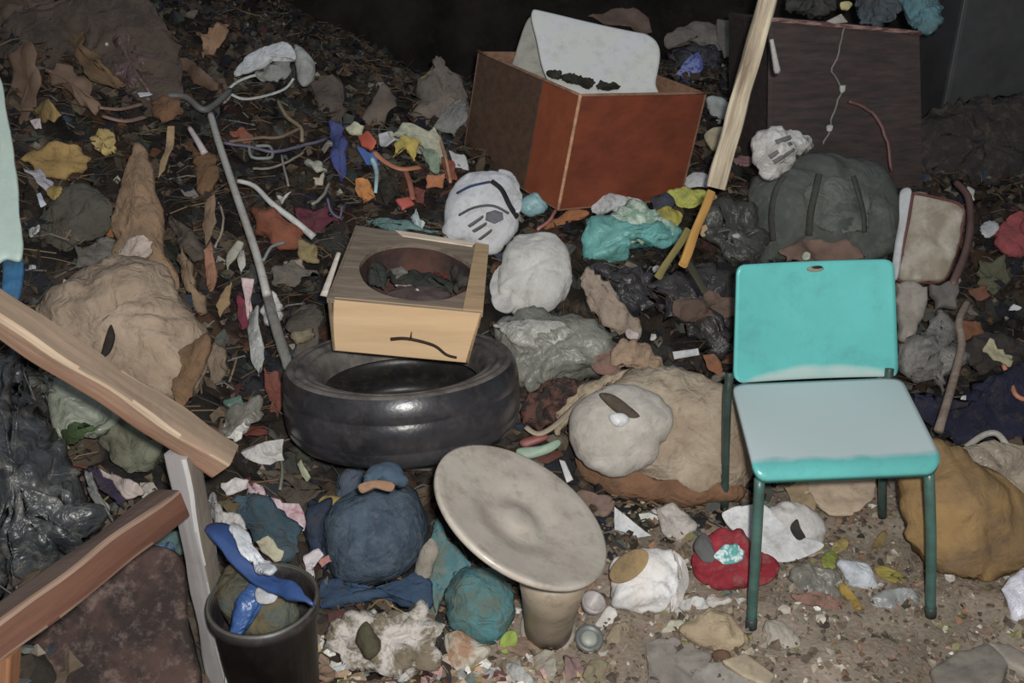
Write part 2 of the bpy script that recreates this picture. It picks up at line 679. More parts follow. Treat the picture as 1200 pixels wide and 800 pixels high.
wallm = mk('dirt', (60, 56, 52), 2.0, (36, 34, 32), 3, .5)
def wall(name, pts):
    V, F = hexa(pts)
    o = link_mesh(name, V, F, wallm, smooth=False)
    o['kind'] = 'structure'
wall('wall_back', [(-2.7, 5.4, -.1), (2.7, 5.4, -.1), (2.7, 5.5, -.1), (-2.7, 5.5, -.1), (-2.7, 5.4, 2.7), (2.7, 5.4, 2.7), (2.7, 5.5, 2.7), (-2.7, 5.5, 2.7)])
wall('wall_left', [(-2.7, .2, -.1), (-2.6, .2, -.1), (-2.6, 5.4, -.1), (-2.7, 5.4, -.1), (-2.7, .2, 2.7), (-2.6, .2, 2.7), (-2.6, 5.4, 2.7), (-2.7, 5.4, 2.7)])
wall('wall_right', [(2.6, .2, -.1), (2.7, .2, -.1), (2.7, 5.4, -.1), (2.6, 5.4, -.1), (2.6, .2, 2.7), (2.7, .2, 2.7), (2.7, 5.4, 2.7), (2.6, 5.4, 2.7)])

# ================================================================== TURQUOISE CHAIR
SZ = .43
FLc, FRc = at_z(884, 550, SZ), at_z(1106, 541, SZ)
RLc, RRc = at_z(858, 450, SZ - .008), at_z(1056, 442, SZ - .008)
ch = thing('metal_chair', 'turquoise metal school chair with a dusty grey seat, standing on the earth floor', 'chair', ((FLc + RRc) / 2).xy.to_3d())
TURQ = (84, 190, 184)

def quad_panel(c, nx, ny, thick, rad, shape, name, mat, parent, edge_attr=None):
    """rounded-corner sheet over the corners c (front left, front right, back right, back left)"""
    A, B, C_, D = c
    nn = (B - A).cross(D - A).normalized()
    wl, hl = (B - A).length, (D - A).length
    V, F, E = [], [], []
    for s in (0, 1):
        for j in range(ny + 1):
            for i in range(nx + 1):
                u, v = i / nx, j / ny
                x, y = u * wl, v * hl
                # pull the corner region in along a circle
                dx = min(x, wl - x)
                dy = min(y, hl - y)
                if dx < rad and dy < rad:
                    ax, ay = (rad - dx) / rad, (rad - dy) / rad
                    mx = max(ax, ay)
                    l = math.hypot(ax, ay)
                    k = mx / l if l > 0 else 1
                    ndx, ndy = rad - ax * k * rad, rad - ay * k * rad
                    x = ndx if x < wl / 2 else wl - ndx
                    y = ndy if y < hl / 2 else hl - ndy
                uu, vv = x / wl, y / hl
                p = (A * (1 - uu) + B * uu) * (1 - vv) + (D * (1 - uu) + C_ * uu) * vv
                p = p + nn * (shape(uu, vv) - s * thick)
                V.append(p)
                E.append(min(dx, dy))
    w = nx + 1
    S = w * (ny + 1)
    for s in (0, 1):
        for j in range(ny):
            for i in range(nx):
                b = s * S + j * w + i
                F.append((b, b + 1, b + w + 1, b + w))
    for i in range(nx):
        F.append((i, i + 1, S + i + 1, S + i))
        b = ny * w + i
        F.append((b, b + 1, S + b + 1, S + b))
    for j in range(ny):
        for b in (j * w, j * w + nx):
            F.append((b, b + w, S + b + w, S + b))
    V, F = orient_out(V, F)
    return link_mesh(name, V, F, mat, parent)

def roll(uu, vv):                                                  # seat: front edge rolls down, a shallow dish
    return -.022 * max(0, 1 - vv / .10) ** 2 - .008 * math.sin(PI * uu) * math.sin(PI * vv)

def dusty_mat(base, dust, d, lo, hi):
    """paint under a film of dust that is thinner along the handled edges (wear, held by the panel)"""
    m = mk('paint', base, d, [c * .93 for c in base], 5, .4, seed=9).copy()
    nt = m.node_tree
    N, L = nt.nodes, nt.links
    bs = N['Principled BSDF']
    src = bs.inputs['Base Color'].links[0].from_socket
    at = N.new('ShaderNodeAttribute')
    at.attribute_name = 'dust'
    tc = N.new('ShaderNodeTexCoord')
    nz = N.new('ShaderNodeTexNoise')
    nz.inputs['Scale'].default_value = 14
    nz.inputs['Detail'].default_value = 6
    L.new(tc.outputs['Object'], nz.inputs['Vector'])
    ad = N.new('ShaderNodeMath')
    ad.operation = 'MULTIPLY_ADD'
    L.new(nz.outputs['Fac'], ad.inputs[0])
    ad.inputs[1].default_value = .5
    L.new(at.outputs['Fac'], ad.inputs[2])
    mr = N.new('ShaderNodeMapRange')
    mr.inputs['From Min'].default_value = lo
    mr.inputs['From Max'].default_value = hi
    L.new(ad.outputs[0], mr.inputs['Value'])
    mx = N.new('ShaderNodeMix')
    mx.data_type = 'RGBA'
    L.new(mr.outputs['Result'], mx.inputs['Factor'])
    L.new(src, mx.inputs['A'])
    mx.inputs['B'].default_value = (*albedo(dust, d), 1)
    L.new(mx.outputs['Result'], bs.inputs['Base Color'])
    m2 = N.new('ShaderNodeMapRange')
    m2.inputs['To Min'].default_value = .3
    m2.inputs['To Max'].default_value = .85
    L.new(mr.outputs['Result'], m2.inputs['Value'])
    L.new(m2.outputs['Result'], bs.inputs['Roughness'])
    return m

def set_attr(o, name, vals):
    a = o.data.attributes.new(name, 'FLOAT', 'POINT')
    a.data.foreach_set('value', np.array(vals, 'f'))

seat = quad_panel([FLc, FRc, RRc, RLc], 40, 34, .014, .03, roll, 'seat', dusty_mat(TURQ, (198, 214, 214), 2.05, .35, .75), ch)
sv = [v.co + Vector(ch.location) for v in seat.data.vertices]
fdir = ((RLc - FLc).normalized() + (RRc - FRc).normalized()).normalized()
vals = []
s0_ = (FRc - FLc).normalized()
for v in sv:
    df = (v - FLc).dot((fdir - s0_ * fdir.dot(s0_)).normalized())
    xl = (v - FLc).dot((FRc - FLc).normalized())
    vals.append(min(1, max(-.4, (df - .020) * 24)) * .75)
set_attr(seat, 'dust', vals)

yb = (RLc.y + RRc.y) / 2
BLc, BRc = at_y(860, 448, RLc.y + .012), at_y(1053, 440, RRc.y + .012)
TLc, TRc = at_y(864, 311, RLc.y + .085), at_y(1048, 304, RRc.y + .085)
back = quad_panel([BLc, BRc, TRc, TLc], 40, 30, .012, .022, lambda u, v: -.018 * math.sin(PI * u) ** .7 + .012 * max(0, 1 - v / .08) ** 2, 'backrest',
                  dusty_mat((80, 190, 184), (165, 190, 184), 2.2, .55, 1.0), ch)
bd = ((TLc - BLc).normalized())
bw = (BRc - BLc).normalized()
hl = (TLc - BLc).length
wl = (BRc - BLc).length
vals = []
for v in back.data.vertices:
    q = v.co + Vector(ch.location) - BLc
    vv, uu = q.dot(bd) / hl, q.dot(bw) / wl
    arc = .05 + .11 * max(0, 1 - (abs(uu - .55) / .5) ** 2)
    vals.append(.75 * min(1, max(0, (arc - vv) / .08)))
set_attr(back, 'dust', vals)
# hand slot near the top of the back
nb = (BRc - BLc).cross(TLc - BLc).normalized()
sc_ = BLc + bw * wl * .47 + bd * hl * .945
V, F = lathe([(.001, .0), (.010, .0015), (.013, 0), (.010, -.002), (.001, -.003)], sc_ - nb * .010, nb, 20, fwd=bw, sx=1.6, sy=.55)
link_mesh('chipped_patch', V, F, mk('paint', (168, 150, 130), 2.2), ch)['label'] = 'chipped bare patch by the hand slot'
V, F = lathe([(.001, .001), (.006, .001), (.008, 0), (.006, -.001)], sc_ + bw * .004 + bd * .004 - nb * .0085, nb, 16, fwd=bw, sx=1.7, sy=.5)
link_mesh('hand_slot', V, F, mk('plastic', (40, 34, 34), 2.2), ch)
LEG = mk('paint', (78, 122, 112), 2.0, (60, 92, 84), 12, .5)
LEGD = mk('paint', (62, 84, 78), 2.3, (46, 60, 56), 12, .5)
s1 = (FRc - FLc).normalized()
for top, foot in ((FLc + s1 * .018 + fdir * .018, at_z(880, 735, .0)), (FRc - s1 * .020 + fdir * .018, at_z(1090, 721, .0))):
    t = tube([top - ZZ * .036, top * .5 + foot * .5, foot + ZZ * .004], .0115, 14, 4)
    lg = link_mesh('leg', t[0], t[1], LEG, ch)
    V, F = lathe([(.004, -.004), (.0135, -.004), (.0135, .02), (.011, .022)], foot + ZZ * .004, top - foot, 14)
    link_mesh('foot_cap', V, F, mk('rubber', (70, 80, 76), 2.0), lg)
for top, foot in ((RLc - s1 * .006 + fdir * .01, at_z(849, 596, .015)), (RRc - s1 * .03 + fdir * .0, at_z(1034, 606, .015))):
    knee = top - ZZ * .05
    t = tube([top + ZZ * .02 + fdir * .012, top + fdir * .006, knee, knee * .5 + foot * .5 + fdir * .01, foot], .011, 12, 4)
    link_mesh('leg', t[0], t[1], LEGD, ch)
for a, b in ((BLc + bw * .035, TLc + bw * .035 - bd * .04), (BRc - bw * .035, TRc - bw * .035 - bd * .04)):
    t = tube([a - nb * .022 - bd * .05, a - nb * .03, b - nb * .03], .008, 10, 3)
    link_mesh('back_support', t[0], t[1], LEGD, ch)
dn = ZZ * .034
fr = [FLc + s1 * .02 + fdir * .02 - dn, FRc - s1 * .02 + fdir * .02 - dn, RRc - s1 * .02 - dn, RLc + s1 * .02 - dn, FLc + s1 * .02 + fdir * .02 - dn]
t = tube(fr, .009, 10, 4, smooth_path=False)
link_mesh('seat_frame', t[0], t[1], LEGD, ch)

# ================================================================== TYRE AND BOX
tc0 = at_d(470, 434, 2.38)
tax = cv(-.03, .95, .30)
TR = 137 * 2.38 / FPX
TRUB = mk('rubber', (50, 48, 52), 2.3, (30, 30, 33), 7, .5, dirt=(96, 88, 80), dirt_amt=.14, rough=.3)
TSIDE = mk('rubber', (104, 98, 92), 2.3, (62, 58, 57), 9, .6, dirt=(130, 120, 108), dirt_amt=.3, rough=.6)
ty = thing('tyre', 'worn black car tyre lying flat under the oval-holed box', 'tyre', tc0 - tax * .145)
pr = [(.66, -.03), (.69, .002), (.73, .016), (.78, .022), (.80, .016), (.82, .026), (.87, .030), (.885, .022), (.90, .030), (.93, .030), (.955, .026)]
V, F = lathe([(TR * a, b) for a, b in pr], tc0, tax, 96)
F = [f for f in F if len(f) == 4]
link_mesh('sidewall', V, F, TSIDE, ty)
tp = [(.955, .026), (.985, .012), (1.0, -.008), (1.006, -.022), (.998, -.026), (.998, -.030), (1.008, -.034), (1.014, -.060),
      (1.008, -.092), (1.001, -.095), (1.001, -.098), (1.004, -.101), (.99, -.118), (.95, -.134), (.88, -.144)]
V, F = lathe([(TR * a, b) for a, b in tp], tc0, tax, 96)
F = [f for f in F if len(f) == 4]
link_mesh('tread', V, F, TRUB, ty)
lo = [(.88, -.144), (.78, -.150), (.66, -.135), (.60, -.12), (.64, -.10), (.80, -.09), (.90, -.07), (.92, -.05), (.80, -.01), (.70, -.035), (.66, -.03)]
V, F = lathe([(TR * a, b) for a, b in lo], tc0, tax, 96)
F = [f for f in F if len(f) == 4]
link_mesh('inner_lining', V, F, mk('rubber', (40, 38, 38), 2.4, (26, 25, 26)), ty)
# highlight of the flash on the tread wall, painted as a pale patch
bl('flash_highlight', star(466, 492, 40, 14, 4, 9, .4), (150, 148, 150), parent=ty, kind='paper', d=2.38 - TR * .98 * .89 + .04, n=(0, .15, 1), hf=.004, hb=.012, N=27, rings=4, seed=2)

A, B, C2, D = at_d(383, 349, 2.20), at_d(566, 366, 2.20), at_d(573, 288, 2.47), at_d(417, 264, 2.50)
dnv = (at_d(392, 408, 2.275) - A) * .5 + (at_d(550, 429, 2.275) - B) * .5
bx = thing('speaker_box', 'tan wooden box with an oval hole in its top, resting tilted on the tyre', 'box', (A + C2) / 2 + dnv)
# top plate with the oval opening
u_, v_ = (B - A), (D - A)
def topp(s, t):
    return (A * (1 - s) + B * s) * (1 - t) + (D * (1 - s) + C2 * s) * t
nt_ = u_.cross(v_).normalized()
K = 64
oc = (.53, .47)
Vt, Ft = [], []
rings_ = []
for k in range(K):
    a = 2 * PI * k / K
    ca, sa = math.cos(a), math.sin(a)
    j = 1 + .035 * noise.noise(Vector((ca * 2, sa * 2, 3)))
    e = (oc[0] + .40 * ca * j, oc[1] + .40 * sa * j)
    q = 1 / max(abs(ca), abs(sa))
    sq = (.5 + .5 * ca * q, .5 + .5 * sa * q)
    rings_.append((e, sq))
def ringv(f):
    return [f(k) for k in range(K)]
R0 = ringv(lambda k: topp(*rings_[k][1]))
R1 = ringv(lambda k: topp(*rings_[k][0]))
R2 = [p - nt_ * .012 for p in R1]
R3 = [p - nt_ * .012 for p in R0]
Vt = R0 + R1 + R2 + R3
for r in range(4):
    for k in range(K):
        Ft.append((r * K + k, r * K + (k + 1) % K, ((r + 1) % 4) * K + (k + 1) % K, ((r + 1) % 4) * K + k))
Vt, Ft = orient_out(Vt, Ft)
link_mesh('top_panel', Vt, Ft, mk('wood', (128, 112, 94), 2.35, (98, 84, 72), 10, .5, dirt=(92, 84, 76)), bx, smooth=False)
# opening lining
R4 = [p - nt_ * .012 for p in R1]
mc = sum(R1, Vector()) / K
R5 = [mc + (p - mc) * .98 - nt_ * .11 for p in R1]
Vl = R4 + R5 + [mc - nt_ * .115]
Fl = [(k, (k + 1) % K, K + (k + 1) % K, K + k) for k in range(K)] + [(K + k, K + (k + 1) % K, 2 * K) for k in range(K)]
link_mesh('inner_lining', Vl, Fl, mk('dirt', (84, 56, 48), 2.4, (48, 40, 40), 9, .5), bx)
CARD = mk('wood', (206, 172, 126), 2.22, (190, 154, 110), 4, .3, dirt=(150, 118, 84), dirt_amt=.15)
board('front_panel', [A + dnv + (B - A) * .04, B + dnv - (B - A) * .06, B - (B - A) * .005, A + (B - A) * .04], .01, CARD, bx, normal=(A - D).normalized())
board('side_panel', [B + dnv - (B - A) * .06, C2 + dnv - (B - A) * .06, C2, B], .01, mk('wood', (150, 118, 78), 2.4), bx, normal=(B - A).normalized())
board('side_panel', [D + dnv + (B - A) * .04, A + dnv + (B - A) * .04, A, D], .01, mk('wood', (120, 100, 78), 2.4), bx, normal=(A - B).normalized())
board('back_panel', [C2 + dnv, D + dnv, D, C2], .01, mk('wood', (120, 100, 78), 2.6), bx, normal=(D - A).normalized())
e_ = nt_ * .004
board('edge_strip', [topp(.87, 0) + e_, topp(1.0, 0) + e_, topp(1.0, 1) + e_, topp(.90, 1) + e_], .004, mk('wood', (168, 138, 98), 2.35, (150, 122, 88)), bx, bevel=.001)
board('edge_strip', [topp(.36, .93) + e_ * 1.2, topp(.88, .93) + e_ * 1.2, topp(.90, 1) + e_ * 1.2, topp(.30, 1.0) + e_ * 1.2], .004, mk('wood', (205, 186, 164), 2.45), bx, bevel=.001)
fz = (A - D).normalized()
def fp(s, t):
    return A + (B - A) * s + dnv * t + fz * .0015
cr = tube([fp(.42, .66), fp(.53, .62), fp(.70, .70), fp(.79, .86), fp(.86, .90)], .0042, 6, 5, r_end=.003)
link_mesh('crack', cr[0], cr[1], mk('dirt', (58, 46, 40), 2.2), bx)
cr = tube([fp(.55, .62), fp(.553, .48)], .003, 6, 2, r_end=.001)
link_mesh('crack', cr[0], cr[1], mk('dirt', (58, 46, 40), 2.2), bx)
# things inside the opening
def in_box(s, t, dep):
    return topp(s, t) - nt_ * dep
def at_box(px, py, dep):
    r = ray(px, py)
    q = A - nt_ * dep
    return CAM + r * ((q - CAM).dot(nt_) / r.dot(nt_))
def bd_(px, py, dep):
    return (at_box(px, py, dep) - CAM).dot(FW)

for (o_, c, nm, lab, cat, dep, h) in [
        ([(424, 300), (436, 290), (452, 312), (450, 338), (432, 336)], (56, 60, 56), 'dark_rag', 'dark rag at the left end inside the oval hole of the tan box', 'rag', .05, .02),
        ([(452, 322), (480, 316), (516, 324), (536, 334), (530, 344), (500, 336), (464, 334)], (52, 56, 50), 'black_wrapper', 'blackish crumpled wrapper across the middle of the oval hole', 'wrapper', .06, .02),
        ([(456, 316), (470, 312), (480, 320), (464, 326)], (112, 108, 100), 'grey_scrap', 'small grey scrap inside the oval hole', 'scrap', .045, .008),
        ([(462, 334), (480, 334), (494, 342), (480, 344)], (184, 160, 156), 'paper_scrap', 'pale pinkish scrap inside the oval hole near its front edge', 'paper', .04, .006),
        ([(466, 300), (478, 296), (484, 310), (470, 314)], (150, 88, 50), 'orange_scrap', 'orange bit inside the oval hole', 'scrap', .07, .01),
        ([(508, 318), (526, 322), (524, 342), (510, 338)], (124, 54, 42), 'red_scrap', 'brick red bit at the right inside the oval hole', 'scrap', .06, .01),
        ([(528, 300), (546, 306), (550, 330), (534, 344), (530, 322)], (66, 62, 58), 'dark_rag', 'dark grey rag at the right end inside the oval hole', 'rag', .05, .02),
        ([(440, 345), (470, 350), (510, 354), (530, 346), (520, 340), (470, 340)], (80, 66, 66), 'grey_rag', 'dusky grey rag along the front inside the oval hole', 'rag', .05, .015)]:
    cxx, cyy = sum(q[0] for q in o_) / len(o_), sum(q[1] for q in o_) / len(o_)
    bl(nm, o_, c, lab, cat, d=bd_(cxx, cyy, dep), n=(0, .8, .6), hf=h, hb=h, crumple=('fold', h * .6, 16), N=36, rings=6, jag=.08)

# ================================================================== BROWN CARTON WITH GREY CHAIR SHELL
Fp, Lp, Rp = at_d(680, 112, 3.15), at_d(560, 60, 3.62), at_d(829, 109, 3.42)
cvv = at_d(654, 246, 3.30) - Fp
bc = thing('wooden_crate', 'open reddish-brown wooden box holding a grey chair shell, at the back of the heap', 'box', Fp + cvv)
Bp = Lp + Rp - Fp
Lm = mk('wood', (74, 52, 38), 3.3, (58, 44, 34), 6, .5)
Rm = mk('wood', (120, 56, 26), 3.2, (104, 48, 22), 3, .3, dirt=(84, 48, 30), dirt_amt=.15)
inm = mk('wood', (118, 84, 64), 3.5, (90, 66, 50), 6, .5)
# left face in two tones: planks side by side
def lp(s):
    return Fp + (Lp - Fp) * s
def outn(a, b):
    nn = (b - a).cross(cvv).normalized()
    return nn if nn.dot(CAM - a) > 0 else -nn
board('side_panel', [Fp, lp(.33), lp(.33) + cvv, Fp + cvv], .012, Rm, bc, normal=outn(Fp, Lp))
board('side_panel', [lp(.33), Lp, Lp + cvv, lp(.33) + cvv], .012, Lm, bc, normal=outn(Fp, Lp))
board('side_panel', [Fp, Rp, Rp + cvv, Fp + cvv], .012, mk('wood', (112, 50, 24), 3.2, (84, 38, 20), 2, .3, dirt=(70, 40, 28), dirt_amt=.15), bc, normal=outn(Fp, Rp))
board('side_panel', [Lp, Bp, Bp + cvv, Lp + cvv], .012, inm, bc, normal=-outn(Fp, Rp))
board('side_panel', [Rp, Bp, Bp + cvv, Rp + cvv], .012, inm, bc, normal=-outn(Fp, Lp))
board('bottom_panel', [Fp + cvv * .98, Rp + cvv * .98, Bp + cvv * .98, Lp + cvv * .98], .012, inm, bc)
t = tube([Fp - FW * .004 - cvv * .01, Fp + cvv * .5 - FW * .005, Fp + cvv - FW * .004], .006, 8, 4)
link_mesh('corner_strip', t[0], t[1], mk('wood', (190, 120, 84), 3.15), bc)
t = tube([lp(1) - FW * .002, Fp - FW * .003, Rp - FW * .002], .005, 6, 8, smooth_path=False)
link_mesh('rim', t[0], t[1], mk('wood', (128, 92, 70), 3.2), bc)

cs = thing('chair_shell', 'pale grey moulded plastic chair back standing inside the brown wooden box', 'chair', at_d(690, 95, 3.55))
bl('backrest', [(622, 20), (640, 18), (735, 38), (762, 46), (773, 64), (768, 100), (764, 125), (660, 115), (638, 90), (628, 50)], (176, 172, 160), parent=cs, kind='plastic', d=3.46,
   n=(.05, .35, .9), hf=.012, hb=.012, p=6, N=72, rings=9, rgb2=(160, 156, 144), mscale=7, bend=.05, seed=3, dirt=(120, 116, 104))
bl('side_flange', [(618, 24), (630, 22), (636, 60), (648, 94), (620, 92), (600, 84), (604, 64)], (128, 126, 114), parent=cs, kind='plastic', d=3.56,
   n=(-.3, .3, .9), hf=.008, hb=.008, p=6, N=48, rings=6, rgb2=(112, 110, 100), seed=4)
for q in [(650, 88, 18, 12), (668, 92, 20, 12), (686, 97, 26, 12), (714, 101, 26, 10)]:
    bl('torn_foam', star(q[0], q[1], q[2], q[3], 8, 7, .3), (40, 40, 36), parent=cs, kind='cloth', d=3.385, hf=.02, hb=.03, N=24, rings=5, crumple=('fold', .01, 40), seed=q[0])

# ================================================================== POLE, TIMBERS
def wood(rgb, d, rgb2, s=4):
    return mk('wood', rgb, d, rgb2, s, .6)
o = beam('wooden_pole', at_d(838, 220, 2.86), at_d(916, -60, 2.72), .05, .042, wood((186, 170, 142), 2.8, (112, 94, 74)), up=-FW, bevel=.01, segs=24, wear=.006)
tag(o, 'weathered pale wooden pole leaning beside the brown box', 'pole')
o = beam('wooden_plank', at_d(-55, 332, 1.50), at_d(264, 540, 1.72), .050, .056, wood((168, 140, 114), 1.6, (132, 112, 92)), up=cv(.385, .59, .68), bevel=.007, segs=26, wear=.005, side=wood((206, 162, 130), 1.6, (170, 122, 92)), edge=wood((214, 188, 156), 1.6, (176, 142, 112)))
tag(o, 'loose tan timber lying slantwise over the left end of the heap, rounded cut end', 'plank')
fr_top = at_d(214, 528, 1.70)
bf = thing('broken_frame', 'broken wooden furniture frame, grey-white post joined to a brown rail', 'frame', Vector((fr_top.x, fr_top.y, 0)))
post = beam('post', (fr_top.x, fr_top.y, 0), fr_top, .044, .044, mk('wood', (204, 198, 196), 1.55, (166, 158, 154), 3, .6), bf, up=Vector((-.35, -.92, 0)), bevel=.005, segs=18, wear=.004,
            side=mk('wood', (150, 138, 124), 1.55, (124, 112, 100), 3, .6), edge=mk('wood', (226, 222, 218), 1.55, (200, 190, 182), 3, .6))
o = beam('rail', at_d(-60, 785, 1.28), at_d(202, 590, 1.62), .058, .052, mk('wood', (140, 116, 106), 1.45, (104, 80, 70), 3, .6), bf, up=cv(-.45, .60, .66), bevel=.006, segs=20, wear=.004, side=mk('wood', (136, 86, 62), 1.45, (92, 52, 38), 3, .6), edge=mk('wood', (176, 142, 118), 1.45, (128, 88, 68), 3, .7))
o = beam('leg_stub', at_d(4, 760, 1.36), at_d(-4, 900, 1.42), .036, .036, wood((196, 130, 80), 1.4, (150, 96, 60)), bf, up=RT, bevel=.004, segs=8)

# ================================================================== DISH ON PEDESTAL
dc = at_d(613, 600, 1.93)
dn_ = cv(.47, .77, .43)
DR = 114 * 1.93 / FPX
ds = thing('pedestal_dish', 'pale plastic dish tilted on a thick stem, standing in front of the tyre', 'dish', at_z(640, 735, .02))
PL = mk('plastic', (190, 180, 166), 1.95, (172, 160, 146), 8, .5, dirt=(134, 118, 100), dirt_amt=.35, rough=.28)
prof = [(.002, -.010), (DR * .10, -.010), (DR * .17, -.013), (DR * .24, -.022), (DR * .36, -.022), (DR * .46, -.015), (DR * .54, -.010), (DR * .62, -.007), (DR * .90, -.002), (DR * .97, .002), (DR, 0), (DR * 1.0, -.008), (DR * .97, -.014), (DR * .6, -.034), (DR * .42, -.046), (.002, -.050)]
V, F = lathe(prof, dc, dn_, 72, fwd=cv(.8, -.6, 0))
link_mesh('dish', V, F, PL, ds)
foot = at_z(642, 738, .01)
topc = at_d(650, 662, 1.99)
ax = (topc - foot)
hh = ax.length
V, F = lathe([(.048, 0), (.054, .006), (.057, hh * .3), (.064, hh * .6), (.074, hh * .95), (.06, hh)], foot, ax, 40)
link_mesh('stem', V, F, mk('plastic', (170, 154, 132), 1.95, (150, 134, 112), 8, .6, dirt=(110, 96, 74), dirt_amt=.4), ds)
V, F = lathe([(.058, -.02), (.063, -.018), (.063, .01), (.058, .012)], foot, ax, 40)
link_mesh('foot_ring', V, F, mk('plastic', (180, 164, 148), 1.95), ds)

# ================================================================== SOFT THINGS OF THE HEAP
random.seed(21)
FOLD = ('fold', .012, 9)
PAP = ('paper', .012, 14)

# ---- right front, under and around the chair
bl('stained_sack', [(1046, 556), (1075, 520), (1110, 512), (1150, 535), (1196, 570), (1210, 640), (1180, 672), (1150, 690), (1105, 668), (1062, 640), (1048, 600)], (142, 112, 66),
   'ochre stained sack slumped on the earth beside the right legs of the turquoise chair', 'sack', lift=.08, hf=.09, hb=.12, rgb2=(116, 92, 62), mscale=5, crumple=[('fold', .030, 4.5), ('fold', .008, 14)], kind='felt', dirt=(96, 78, 62), sit=True, contrast=.7)
bl('plastic_bag', [(1120, 528), (1165, 515), (1215, 530), (1215, 590), (1180, 588), (1140, 570)], (146, 132, 112), 'limp beige plastic bag lying over the top of the ochre sack', 'bag', kind='film', lift=.20,
   hf=.03, hb=.03, rgb2=(112, 100, 84), crumple=('fold', .015, 12))
bl('plastic_sheet', [(1172, 690), (1196, 668), (1225, 660), (1225, 760), (1196, 748), (1184, 716)], (206, 204, 222), 'white and lavender plastic sheet at the right edge below the ochre sack', 'plastic sheet', kind='film',
   lift=.05, hf=.02, hb=.02, sharp=True, crumple=('paper', .014, 16))
bl('cardboard_sheet', [(930, 562), (965, 556), (1028, 558), (1026, 584), (1000, 606), (972, 604), (946, 588)], (176, 154, 128), 'tan cardboard piece in the shade under the turquoise seat', 'cardboard', kind='card', lift=.07,
   n=(0, .75, .6), hf=.012, hb=.012, p=5, sharp=True, crumple=('fold', .008, 8))
bl('cardboard_sheet', [(918, 572), (944, 562), (958, 590), (952, 612), (930, 600)], (150, 128, 96), 'small bent tan cardboard corner beside the white cap with a dark hole', 'cardboard', kind='card', lift=.06,
   n=(-.3, .7, .6), hf=.01, hb=.01, p=5, sharp=True, crumple=('fold', .006, 12))
cp, dq = hat('white_baseball_hat', 'crumpled white cap with a dark hole lying under the turquoise seat', [(894, 600), (912, 587), (940, 588), (960, 606), (967, 630), (952, 644), (928, 646), (906, 628)], (188, 184, 180), (160, 156, 154),
             [(842, 606), (862, 594), (890, 592), (914, 604), (936, 628), (964, 640), (950, 654), (914, 662), (888, 648), (862, 628)], (212, 206, 204), lift=.07, hf=.045, seed=3, brim_lift=.035)
bl('torn_hole', [(926, 618), (934, 608), (938, 618), (944, 630), (934, 632)], (50, 48, 46), parent=cp, d=dq - .052, hf=.004, hb=.02, N=24, rings=4)['label'] = 'dark torn hole'
bl('hem', [(912, 658), (940, 650), (966, 644), (968, 652), (940, 660), (916, 667)], (176, 156, 154), parent=cp, d=dq - .03, hf=.008, hb=.01, N=32, rings=5)['label'] = 'pinkish lower edge'
rc, dq = hat('red_baseball_hat', 'crushed red cap with a grey front patch next to the white cap under the chair', [(808, 650), (826, 626), (850, 616), (870, 622), (884, 642), (896, 664), (884, 690), (850, 695), (822, 686), (808, 668)], (158, 40, 54), (122, 30, 42),
             [(872, 646), (896, 650), (911, 666), (898, 686), (878, 690), (862, 672)], (150, 38, 50), lift=.06, hf=.05, seed=4, brim_lift=.01)
bl('label', [(836, 652), (846, 640), (862, 636), (873, 646), (868, 658), (848, 661)], (196, 216, 212), parent=rc, d=dq - .052, hf=.004, hb=.012, N=36, rings=5, rgb2=(80, 160, 156), mscale=60, contrast=.95, jag=.06)['label'] = 'white and teal label'
bl('front_patch', [(813, 640), (824, 624), (834, 636), (838, 656), (824, 658)], (96, 96, 94), parent=rc, d=dq - .040, hf=.006, hb=.02, N=32, rings=5, n=(-.3, .3, .9))['label'] = 'dark grey patch'
wc, dq = hat('white_baseball_hat', 'dirty white cap with a tan inside showing, on the ground right of the dish', [(712, 664), (730, 647), (764, 638), (790, 645), (802, 664), (800, 698), (782, 716), (754, 722), (724, 712), (714, 690)], (224, 220, 214), (196, 188, 180),
             [(784, 644), (800, 654), (807, 680), (798, 706), (782, 718), (790, 694), (794, 668)], (206, 198, 192), lift=.05, hf=.055, seed=6, brim_lift=.02, brim_n=(.4, .3, .8), amp=.014)
bl('lining', ell(737, 663, 54, 30, -38), (158, 128, 82), parent=wc, kind='felt', d=dq - .046, n=(-.45, .35, .8), hf=.004, hb=.02, N=36, rings=5, rgb2=(128, 108, 76))['label'] = 'tan lining in the opening'
bl('paper_scrap', [(719, 594), (736, 606), (762, 628), (742, 631), (720, 622)], (222, 220, 212), 'white three-cornered paper scrap right of the pale dish', 'paper', kind='paper', lift=.03, hf=.004, hb=.006, sharp=True, bend=.3)
bl('crumpled_tissue', star(790, 612, 42, 34, 20), (186, 178, 170), 'crumpled grey-white tissue between the tan bundle and the red cap', 'tissue', kind='paper', lift=.03, hf=.025, hb=.02, crumple=PAP)
bl('paper_strip', [(748, 602), (790, 596), (794, 606), (752, 612)], (204, 196, 184), 'narrow off-white paper strip below the tan bundle', 'paper', kind='paper', lift=.025, hf=.004, hb=.006, sharp=True)
bl('crumpled_tissue', star(1008, 676, 62, 30, 35, 8), (192, 196, 202), 'crumpled white tissue among yellow leaves between the chair legs', 'tissue', kind='paper', lift=.02, hf=.02, hb=.015, crumple=PAP)
bl('plastic_scrap', star(1046, 706, 54, 26, -10, 8), (150, 152, 150), 'grey plastic wrapper on the earth left of the right front chair foot', 'wrapper', kind='film', lift=.012, hf=.012, hb=.01, crumple=PAP)
bl('plastic_scrap', star(962, 690, 70, 60, 20, 8), (122, 118, 108), 'limp grey plastic film on the ground right of the left front chair leg', 'plastic film', kind='film', lift=.012, hf=.016, hb=.01, crumple=('fold', .014, 16))
